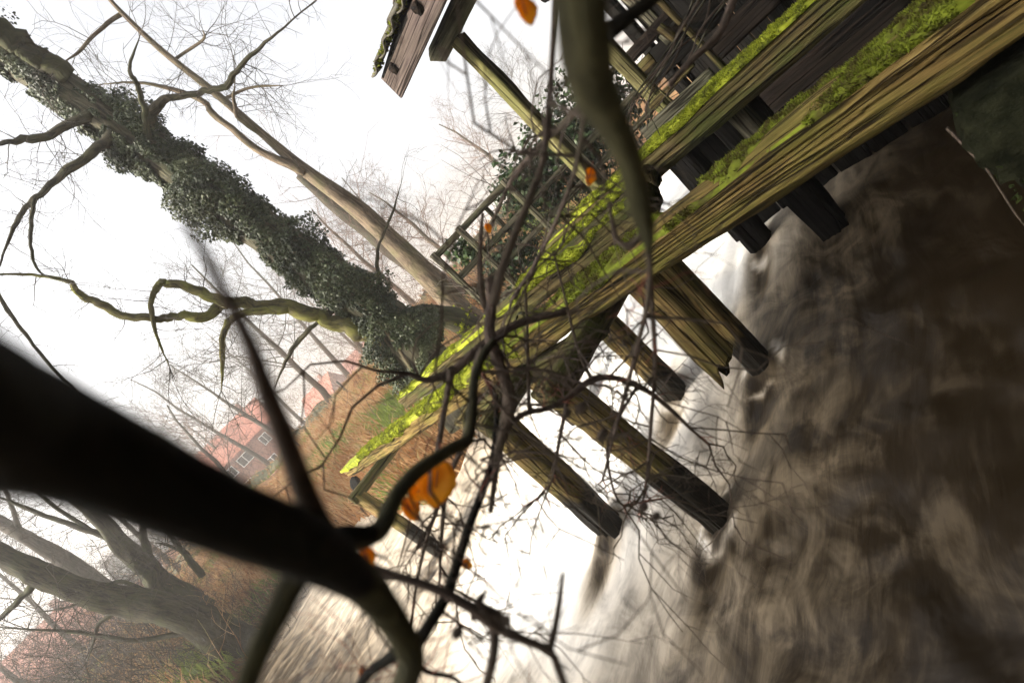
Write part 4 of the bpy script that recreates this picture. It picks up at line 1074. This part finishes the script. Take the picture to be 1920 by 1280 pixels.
# ---- the mill on the near left bank: added out of view to cast shade on the pool
mill = empty('unseen_mill', (-13.5, -6, 0.8), 'added unseen brick block on the left bank, shading the pool', 'shade_block')
MX1, MY1, MH = -10.2, 1.35, 10.5
mb = MB(); mb.box((-18, -16, -0.5), (MX1, MY1, MH)); build(mb, 'wall', 'brick', mill, smooth=False)
mb = MB(); V = [(-18.4, -16.4, MH + 0.004), (MX1 + 0.35, -16.4, MH + 0.004), (MX1 + 0.35, MY1 + 0.3, MH + 0.004), (-18.4, MY1 + 0.3, MH + 0.004), (-14.2, -16.4, MH + 1.6), (-14.2, MY1 + 0.3, MH + 1.6)]
mb.add(V, [(3, 2, 1, 0), (0, 1, 4), (2, 3, 5), (1, 2, 5, 4), (3, 0, 4, 5)]); build(mb, 'roof', 'greyroof', mill, smooth=False)
for k_ in range(5):
    for zf in (1.8, 4.6, 7.4):
        y_ = -0.6 - k_ * 3.0
        mb = MB()
        for (a0, a1, z0_, z1_) in ((-.6, .6, .7, .8), (-.6, .6, -.8, -.7), (-.6, -.5, -.7, .7), (.5, .6, -.7, .7), (-.04, .04, -.7, .7)):
            mb.box((MX1 - 0.05, y_ + a0, zf + z0_), (MX1 + 0.05, y_ + a1, zf + z1_))
        wv_ = build(mb, 'window', 'white', mill, smooth=False)
        mb = MB(); mb.box((MX1 - 0.03, y_ - .55, zf - .75), (MX1 + 0.015, y_ + .55, zf + .75)); build(mb, 'pane', 'glass', wv_, smooth=False)

# ---- dark blocks added behind and beside the hut to cut the skylight
M['blockbrick'] = plain('dark_brick', (0.018, 0.012, 0.009), (0.045, 0.028, 0.02), 3.0, bs=0.5)  # dark brick for the added blocks
old = empty('unseen_range', st(-6.5, -4, 0), 'added unseen dark block behind the sluice hut, cutting the skylight', 'shade_block')
def st_box(mbx, s0, s1, t0, t1, z0, z1):
    c_ = [st(a, b2, z_) for z_ in (z0, z1) for a, b2 in ((s0, t0), (s1, t0), (s1, t1), (s0, t1))]
    mbx.add(c_, [(0,3,2,1),(4,5,6,7),(0,1,5,4),(1,2,6,5),(2,3,7,6),(3,0,4,7)])
mb = MB(); st_box(mb, -10.5, -5.0, -9, 0.6, -0.5, 8.5); build(mb, 'wall', 'blockbrick', old, smooth=False)
mb = MB(); st_box(mb, -4.99, 3.2, -9, -2.75, -0.5, 8.49); build(mb, 'wall', 'blockbrick', old, smooth=False)
mb = MB(); st_box(mb, -1.35, 4.2, -2.74, 0.35, 4.7, 8.48); build(mb, 'overhead_block', 'blockbrick', old, smooth=False)  # unseen overhang added to darken the near end
mb = MB(); st_box(mb, -10.8, -4.7, -9.3, 0.9, 8.504, 8.75); build(mb, 'roof', 'greyroof', old, smooth=False)

# ---- houses in the mist
def house(label, px_, py_, yy, W_, D_, wh, rh, rot, roof_m, wall_m, wins):
    q = atY(px_, py_, yy); z0 = float(ground_z(q[0], q[1])) - 0.2
    e_ = empty('house', (q[0], q[1], z0), label, 'house')
    Rm = Matrix.Translation((q[0], q[1], z0)) @ Matrix.Rotation(rot, 4, 'Z')
    def part(mbx, nm, mat, par=e_):
        for i in range(len(mbx.v)): mbx.v[i] = np.array([Rm @ Vector(v) for v in mbx.v[i]])
        return build(mbx, nm, mat, par, smooth=False)
    b_ = MB(); b_.box((-W_/2, 0, 0), (W_/2, D_, wh))
    b_.add([(-W_/2, 0.02, wh), (-W_/2, D_-0.02, wh), (-W_/2, D_/2, wh + rh), (W_/2, 0.02, wh), (W_/2, D_-0.02, wh), (W_/2, D_/2, wh + rh)], [(0, 2, 1), (3, 4, 5), (0, 3, 5, 2), (1, 2, 5, 4)])
    part(b_, 'wall', wall_m)
    r_ = MB(); o_ = 0.35; th = 0.15
    for sg in (0, 1):
        y_e = -o_ if sg == 0 else D_ + o_; dz = -o_ * rh / (D_ / 2)
        Vv = [(-W_/2 - o_, y_e, wh + dz + .05), (W_/2 + o_, y_e, wh + dz + .05), (W_/2 + o_, D_/2, wh + rh + .05), (-W_/2 - o_, D_/2, wh + rh + .05)]
        r_.add(Vv + [(a, b2, c_ + th) for a, b2, c_ in Vv], [(0,1,2,3), (7,6,5,4), (0,4,5,1), (1,5,6,2), (2,6,7,3), (3,7,4,0)])
    rf_ = part(r_, 'roof', roof_m)
    c_ = MB(); c_.box((W_ * 0.25, D_/2 - 0.35, wh + rh - 0.4), (W_ * 0.25 + 0.7, D_/2 + 0.35, wh + rh + 1.1)); part(c_, 'chimney', wall_m, rf_)
    for (wx, wz, ww, wh_) in wins:
        f_ = MB()
        for (a0, a1, c0_, c1_) in [(-ww/2, ww/2, wh_/2 - .09, wh_/2), (-ww/2, ww/2, -wh_/2, -wh_/2 + .09), (-ww/2, -ww/2 + .09, -wh_/2 + .09, wh_/2 - .09), (ww/2 - .09, ww/2, -wh_/2 + .09, wh_/2 - .09), (-.04, .04, -wh_/2 + .09, wh_/2 - .09)]:
            f_.box((wx + a0, -0.08, wz + c0_), (wx + a1, 0.05, wz + c1_))
        fr = part(f_, 'window', 'white'); p_ = MB(); p_.box((wx - ww/2 + .02, -0.04, wz - wh_/2 + .02), (wx + ww/2 - .02, -0.005, wz + wh_/2 - .02)); part(p_, 'pane', 'glass', fr)
    return e_
house('red brick house with white windows above the far bank, left of the grass slope', 492, 872, 60, 8.5, 7, 5.2, 3.2, 0.25, 'redroof', 'brick', [(-2.6, 4.0, 1.1, 1.2), (-0.6, 4.0, 1.6, 1.2), (2.4, 4.0, 1.1, 1.2), (-2.4, 1.5, 1.3, 1.3), (1.2, 1.5, 1.3, 1.3)])
house('red-roofed house fading in mist beyond the red path', 606, 765, 110, 9, 8, 3.0, 3.8, -0.3, 'redroof', 'brick', [(-3.4, 2.6, 1.2, 1.2), (-1.2, 2.6, 1.2, 1.2), (1.4, 2.6, 1.2, 1.2)])
house('misty red house partly behind the ivy-clad trunk', 690, 682, 120, 8, 8, 2.8, 3.4, 0.3, 'redroof', 'brick', [(-3, 2.4, 1.2, 1.2), (0, 2.4, 1.2, 1.2), (3, 2.4, 1.2, 1.2)])
house('grey-roofed brick house between the stems of the left bank trees', 345, 1048, 52, 9, 6, 3.2, 3.2, 0.5, 'greyroof', 'brick', [(-2, 2, 1.2, 1.2), (1.4, 2, 1.2, 1.2), (3.2, 2, 1.0, 1.2)])
house('red-roofed house behind twigs at the lower left edge', 105, 1262, 56, 11, 8, 2.8, 5.0, 0.35, 'redroof', 'brick', [(-3, 1.6, 1.2, 1.0), (3, 1.6, 1.2, 1.0)])
# hedge beyond the path, marker posts by the path
mb = MB(); V = []; F = []
hx = np.linspace(-30, 8, 120)
for i, x in enumerate(hx):
    yb_ = np.interp(x, _bx, _by) + 19
    for j in range(8):
        a = j / 7 * math.pi; n_ = 1 + 0.35 * float(fbm(x * 1.3, j * 0.7, 2.2, 3))
        V.append((x, yb_ - 0.8 * math.cos(a) * n_, float(ground_z(x, yb_)) - 0.1 + 1.05 * math.sin(a) * n_))
F = [(i*8+j, i*8+8+j, i*8+9+j, i*8+1+j) for i in range(119) for j in range(7)]
mb.add(V, F); e_ = empty('hedge', (-10, 30, 2.4), 'low brown hedge running along behind the red path', 'hedge')
build(mb, 'hedge_body', 'hedge', e_)
cp = np.array([V[i] for i in RNG.integers(0, len(V), 3000)]); fuzz(cp, np.tile([0, -0.5, 0.8], (3000, 1)), 'dry', 16000, 0.22, 'leafage', e_, 0.06, 0.7)
for k_, (px_, py_, lab) in enumerate([(651, 733, 'short dark marker post by the red path, right of two'), (562, 836, 'short dark marker post by the red path, left of two')]):
    q = ground_at(atY(px_, py_, 24.5)); mb = MB(); mb.tube([q, q + np.array([0, 0, 0.45]), q + np.array([0, 0, .95]), q + np.array([0, 0, 1.0])], [0.05, 0.05, 0.05, 0.02], 8)
    tag(build(mb, 'marker_post', 'iron'), lab, 'post', 'marker posts by the red path')

# ================================================================== NEAR BRANCHES (in front of the lens, out of focus)
def twig(parent, pts, d, mat='fgr', name='twig', sides=7, rough=0.10, seed=None, w0=None, w1=None, sub=5):
    if w0 is not None: pts = [(p[0], p[1], w0 + (w1 - w0) * i / (len(pts) - 1)) for i, p in enumerate(pts)]
    seed = RNG.uniform(0, 90) if seed is None else seed
    dm = d if not isinstance(d, (tuple, list)) else d[0]
    o, sp, rr = limb(name, pts, mat, parent, d=d, sides=sides, sub=sub, rough=rough, seed=seed, nf=6 / dm)
    return sp, rr
def sprigs(paths, parent, mat, count, L, r, lev=1, up=-0.3, frac=(0.1, 1.0), kids=(1, 3), jit=0.35):
    return twigs_on(paths, parent, mat, count, L, r, lev, up, kids, frac, 'sprigs', jit)
def leaf_obj(parent, px_, py_, d, size_px, ang, tilt=0.5, mat='leaf'):
    """a curled autumn leaf with a midrib, toothed oval"""
    c_ = atD(px_, py_, d); s_ = size_px / FPX * d
    a = math.radians(ang); ex = (math.cos(a) * CX - math.sin(a) * CY); ey = (math.sin(a) * CX + math.cos(a) * CY)
    ey = ey * math.cos(tilt) + FWD * math.sin(tilt)
    nz = np.cross(ex, ey); V = []; F = []; n_ = 11
    for i in range(n_):
        u = i / (n_ - 1); wv = 0.36 * math.sin(math.pi * min(1, u ** 0.8)) ** 0.75 * (1 + 0.10 * (i % 2))
        for k_ in (-1, -0.5, 0, 0.5, 1):
            z = 0.16 * abs(k_) ** 1.5 * wv * 2 + 0.18 * (u - 0.5) ** 2 + 0.03 * math.sin(u * 9 + k_ * 3)
            V.append(c_ + s_ * ((u - 0.5) * ex + k_ * wv * ey + z * nz))
    for i in range(n_ - 1):
        for k_ in range(4): F.append((i*5+k_, i*5+5+k_, i*5+6+k_, i*5+1+k_))
    mb_ = MB(); mb_.add(V, F)
    lo = build(mb_, 'leaf', mat, parent)
    md_ = lo.modifiers.new('s', 'SOLIDIFY'); md_.thickness = 0.0006
    mb_ = MB(); mb_.tube([c_ - s_ * 0.5 * ex * 1.6 + s_ * 0.1 * nz, c_ - s_ * 0.45 * ex + 0.04 * s_ * nz, c_ + 0.1 * s_ * ex - 0.01 * s_ * nz], [0.0009, 0.0009, 0.0006], 5)
    build(mb_, 'leaf_stalk', 'bud', lo)
    return lo

# the big dark limb across the lower left
big = empty('dark_limb', atD(-400, 700, 0.17), 'huge blurred dark branch reaching in from the left edge, right before the lens', 'branch')
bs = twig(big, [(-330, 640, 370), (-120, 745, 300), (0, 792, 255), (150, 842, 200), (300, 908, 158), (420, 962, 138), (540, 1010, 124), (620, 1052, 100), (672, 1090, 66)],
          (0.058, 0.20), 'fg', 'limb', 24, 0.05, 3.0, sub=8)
b0 = twig(big, [(585, 1035, 96), (640, 1066, 86), (692, 1106, 68), (735, 1160, 56), (762, 1205, 52), (770, 1240, 48), (752, 1300, 44)], (0.20, 0.30), 'fgo', 'side_branch', 14, 0.10)  # same limb carried on in the lit bark colour
b1 = twig(big, [(600, 1030, 60), (655, 1012, 46), (712, 992, 38), (742, 930, 34), (784, 882, 30), (845, 842, 26), (876, 822, 24), (884, 770, 20), (889, 715, 18), (905, 668, 16), (925, 640, 14)], (0.24, 0.62), 'fgo', 'side_branch', 10, 0.08)
b2 = twig(big, [(590, 1040, 66), (552, 1085, 52), (520, 1150, 44), (488, 1215, 40), (455, 1300, 38)], (0.23, 0.20), 'fgo', 'side_branch', 12, 0.06)
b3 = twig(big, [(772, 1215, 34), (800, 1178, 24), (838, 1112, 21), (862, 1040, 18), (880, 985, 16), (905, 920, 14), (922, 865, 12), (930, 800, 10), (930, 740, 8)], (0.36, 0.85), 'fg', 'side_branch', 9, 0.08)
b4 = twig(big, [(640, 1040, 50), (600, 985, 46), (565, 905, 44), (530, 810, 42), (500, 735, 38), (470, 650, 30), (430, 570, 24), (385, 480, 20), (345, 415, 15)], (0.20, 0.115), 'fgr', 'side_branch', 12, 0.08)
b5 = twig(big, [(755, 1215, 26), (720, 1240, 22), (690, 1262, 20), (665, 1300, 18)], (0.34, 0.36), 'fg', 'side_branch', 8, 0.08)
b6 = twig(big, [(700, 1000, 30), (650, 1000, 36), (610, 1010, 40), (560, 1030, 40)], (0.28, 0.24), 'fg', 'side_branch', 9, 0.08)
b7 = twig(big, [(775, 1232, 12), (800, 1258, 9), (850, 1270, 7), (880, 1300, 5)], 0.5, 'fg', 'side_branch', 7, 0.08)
sprigs([b1, b3], big, 'fgr', 11, 0.20, 0.0024, 2, -0.9, jit=0.75)
sprigs([b3], big, 'bud', 14, 0.05, 0.0009, 1, -0.3)
sprigs([b7, b5], big, 'bud', 7, 0.06, 0.0010, 2, 0.1)
leaf_obj(big, 818, 905, 0.52, 96, 95, 0.25); leaf_obj(big, 786, 918, 0.53, 62, 120, 0.5); leaf_obj(big, 770, 955, 0.56, 50, 60, 0.8); leaf_obj(big, 875, 1058, 0.6, 26, 20, 0.9)
leaf_obj(big, 690, 1045, 0.34, 42, 60, 0.9); leaf_obj(big, 681, 1262, 0.5, 22, 80, 0.7)
# blurred spray at the bottom edge
spr = empty('bottom_spray', atD(900, 1330, 0.38), 'blurred forked twig with knobbly nodes at the bottom edge, over pale water', 'twig')
s1 = twig(spr, [(640, 1040, 16), (730, 1075, 18), (820, 1105, 20), (885, 1140, 24), (925, 1172, 24), (975, 1196, 19), (1030, 1220, 17), (1048, 1255, 16), (1068, 1310, 15)], 0.36, 'fgr', 'stem', 8, 0.14)
s2 = twig(spr, [(925, 1175, 20), (928, 1205, 17), (922, 1245, 16), (905, 1310, 15)], 0.36, 'fgr', 'stem', 8, 0.12)
s3 = twig(spr, [(1030, 1220, 14), (1042, 1170, 12), (1050, 1120, 10), (1055, 1075, 7)], 0.37, 'fgr', 'stem', 8, 0.10)
s4 = twig(spr, [(925, 1172, 18), (908, 1145, 24), (898, 1128, 20), (912, 1105, 6)], 0.36, 'fgr', 'stem', 8, 0.2)
s5 = twig(spr, [(910, 1140, 14), (940, 1158, 18), (955, 1165, 8)], 0.36, 'fgr', 'stem', 8, 0.2)
def knob(parent, px_, py_, d, rpx, mat='fgr', name='catkin'):
    c_ = atD(px_, py_, d); r_ = rpx / FPX * d; mb_ = MB()
    ax = CY * 0.8 + CX * 0.6; zs = np.linspace(-1, 1, 9)
    mb_.tube([c_ + ax * z * r_ * 1.35 for z in zs], [max(0.08, math.sqrt(max(0, 1 - z * z))) * r_ for z in zs], 9, 0.25, px_ * 0.1, nf=30 / d)
    return build(mb_, name, mat, parent)
knob(spr, 857, 1185, 0.30, 10); knob(spr, 893, 1150, 0.36, 11); knob(spr, 948, 1163, 0.36, 9)
# limb hanging in from the top
top = empty('hanging_limb', atD(1080, -200, 0.42), 'thick blurred dark branch hanging from the top edge in front of the beams', 'branch')
t1 = twig(top, [(1070, -160, 112), (1085, -20, 104), (1096, 90, 98), (1114, 170, 84), (1150, 235, 60), (1176, 290, 50), (1190, 340, 46), (1200, 390, 42), (1212, 430, 30), (1217, 472, 14)], (0.17, 0.27), 'fgo', 'limb', 20, 0.05, 8.0, sub=8)
t2 = twig(top, [(1215, 455, 16), (1218, 520, 12), (1212, 580, 10), (1195, 650, 9), (1170, 745, 8), (1152, 810, 7), (1130, 900, 4)], (0.27, 0.99), 'fgr', 'side_branch', 7, 0.08)
t3 = twig(top, [(1216, 462, 12), (1222, 560, 9), (1228, 680, 8), (1220, 800, 7), (1212, 900, 5), (1200, 960, 3)], (0.52, 1.02), 'fgr', 'side_branch', 7, 0.08)
t4 = twig(top, [(1040, -20, 9), (1036, 100, 11), (1028, 210, 13), (1018, 300, 14), (990, 380, 15), (965, 440, 16), (940, 510, 18), (926, 570, 22)], (0.46, 0.48), 'fgr', 'side_branch', 9, 0.08)
t5 = twig(top, [(1090, 190, 14), (1092, 240, 10), (1075, 330, 9), (1040, 420, 8), (1000, 500, 8), (960, 560, 7)], (0.22, 0.90), 'fgr', 'side_branch', 7, 0.08)
t6 = twig(top, [(1205, 440, 16), (1180, 462, 15), (1158, 450, 10), (1148, 415, 8), (1142, 380, 7)], (0.48, 0.50), 'fgr', 'side_branch', 8, 0.1)
t7 = twig(top, [(1140, 60, 34), (1180, 30, 28), (1215, 5, 24), (1260, -30, 20)], (0.43, 0.44), 'fg', 'side_branch', 10, 0.08)
t8 = twig(top, [(1095, 195, 14), (1050, 240, 11), (1000, 285, 9), (960, 335, 8), (930, 400, 7)], (0.47, 1.05), 'fgr', 'side_branch', 7, 0.08)
t9 = twig(top, [(1200, 320, 9), (1212, 345, 9), (1210, 365, 8), (1200, 380, 6)], 0.46, 'fgr', 'side_branch', 7, 0.08)
sprigs([t2, t3, t5, t8], top, 'fgr', 11, 0.20, 0.0024, 2, -0.9, jit=0.75)
sprigs([t2, t3], top, 'bud', 10, 0.06, 0.0009, 1, -0.3)
leaf_obj(top, 1105, 332, 0.75, 36, 100, 0.6); leaf_obj(top, 985, 22, 0.42, 62, 70, 0.4); leaf_obj(top, 915, 428, 0.9, 20, 70, 0.5)
# middle stems
mid = empty('crossing_stems', atD(930, 560, 0.5), 'tangle of blurred pinkish-brown stems crossing in the middle of the picture', 'branch')
m1 = twig(mid, [(918, 520, 16), (922, 570, 20), (918, 620, 22), (930, 665, 22), (945, 705, 22), (955, 745, 24), (950, 790, 28), (938, 830, 18), (930, 880, 14), (920, 960, 8)], 0.68, 'fgr', 'stem', 10, 0.12)
m2 = twig(mid, [(1060, 585, 12), (1000, 598, 16), (960, 612, 16), (915, 640, 20), (880, 668, 20), (845, 698, 17), (800, 712, 12), (765, 700, 8)], (0.78, 0.72), 'fgr', 'stem', 9, 0.1)
m3 = twig(mid, [(940, 805, 14), (985, 775, 11), (1030, 765, 10), (1065, 745, 12), (1110, 712, 14), (1150, 708, 12), (1195, 722, 10), (1240, 752, 9), (1298, 806, 6)], (0.72, 0.90), 'fgr', 'stem', 8, 0.1)
m4 = twig(mid, [(905, 650, 14), (890, 700, 14), (885, 760, 12), (870, 830, 10), (840, 900, 10), (830, 980, 8), (825, 1060, 6)], (0.65, 0.84), 'fgr', 'stem', 8, 0.1)
m5 = twig(mid, [(848, 690, 16), (838, 740, 12), (828, 800, 11), (818, 870, 10), (822, 940, 9), (800, 1010, 7), (780, 1100, 6), (768, 1200, 5)], (0.65, 0.87), 'fgr', 'stem', 8, 0.1)
m6 = twig(mid, [(1110, 712, 8), (1085, 660, 6), (1060, 560, 5), (1040, 480, 4)], 0.90, 'fgr', 'stem', 7, 0.1)
m7 = twig(mid, [(992, 772, 8), (990, 700, 7), (988, 620, 6), (985, 540, 5)], 0.90, 'fgr', 'stem', 7, 0.1)
m9 = twig(mid, [(925, 600, 14), (905, 560, 12), (900, 480, 9), (905, 400, 6)], 0.80, 'fgr', 'stem', 7, 0.1)
m10 = twig(mid, [(1065, 745, 8), (1048, 830, 7), (1035, 900, 6), (1010, 930, 4)], 0.90, 'fgr', 'stem', 7, 0.1)
m11 = twig(mid, [(1195, 722, 6), (1140, 830, 5), (1160, 940, 5), (1210, 940, 4)], 0.96, 'fgr', 'stem', 7, 0.1)
sprigs([m2, m3, m4, m5, m6, m7, m10, m11], mid, 'fgr', 11, 0.20, 0.0024, 2, -0.9, jit=0.75)
sprigs([m3, m4, m5, m10, m11], mid, 'bud', 9, 0.05, 0.0009, 1, -0.2)
knob(mid, 1062, 775, 0.6, 8); knob(mid, 1090, 765, 0.6, 9); knob(mid, 1130, 815, 0.6, 10); knob(mid, 1206, 950, 0.42, 9); knob(mid, 1230, 968, 0.42, 8)
# trailing grass and thin stems in front of the hut
hg = empty('dry_vine', atD(1330, -40, 1.6), 'pale dry vine stems trailing across the dark hut opening', 'vine')
for k_ in range(9):
    x_ = 1350 + RNG.normal(0, 28); v1 = [(x_ + RNG.normal(0, 8), -30), (x_ - 45 + RNG.normal(0, 8), 50), (x_ - 80 + RNG.normal(0, 8), 110), (x_ - 130 + RNG.normal(0, 10), 190), (x_ - 150 + RNG.normal(0, 14), 240 + RNG.normal(0, 20))]
    twig(hg, v1, 1.7 + RNG.normal(0, 0.1), 'grey' if k_ % 2 else 'fgr', 'stem', 5, 0.05, w0=4.5, w1=2)
vt = twig(hg, [(1385, -30), (1350, 60), (1300, 110), (1255, 160)], 0.75, 'fgr', 'stem', 8, 0.06, w0=16, w1=10)

# ---- air: damp winter haze
hz = MB(); hz.box((-300, -60, -2.5), (300, 460, 26)); hz_o = build(hz, 'haze', 'white', smooth=False)
hm = bpy.data.materials.new('haze_air'); hm.use_nodes = True; ht = hm.node_tree
ht.nodes.remove(ht.nodes['Principled BSDF'])
pv = ht.nodes.new('ShaderNodeVolumePrincipled'); pv.inputs['Color'].default_value = (0.97, 0.96, 0.94, 1); pv.inputs['Density'].default_value = 0.0024
pv.inputs['Anisotropy'].default_value = 0.3
ht.links.new(pv.outputs[0], ht.nodes['Material Output'].inputs['Volume'])
hz_o.data.materials.clear(); hz_o.data.materials.append(hm); hz_o['kind'] = 'stuff'
for o in bpy.data.objects:
    if '_L' in o: del o['_L']
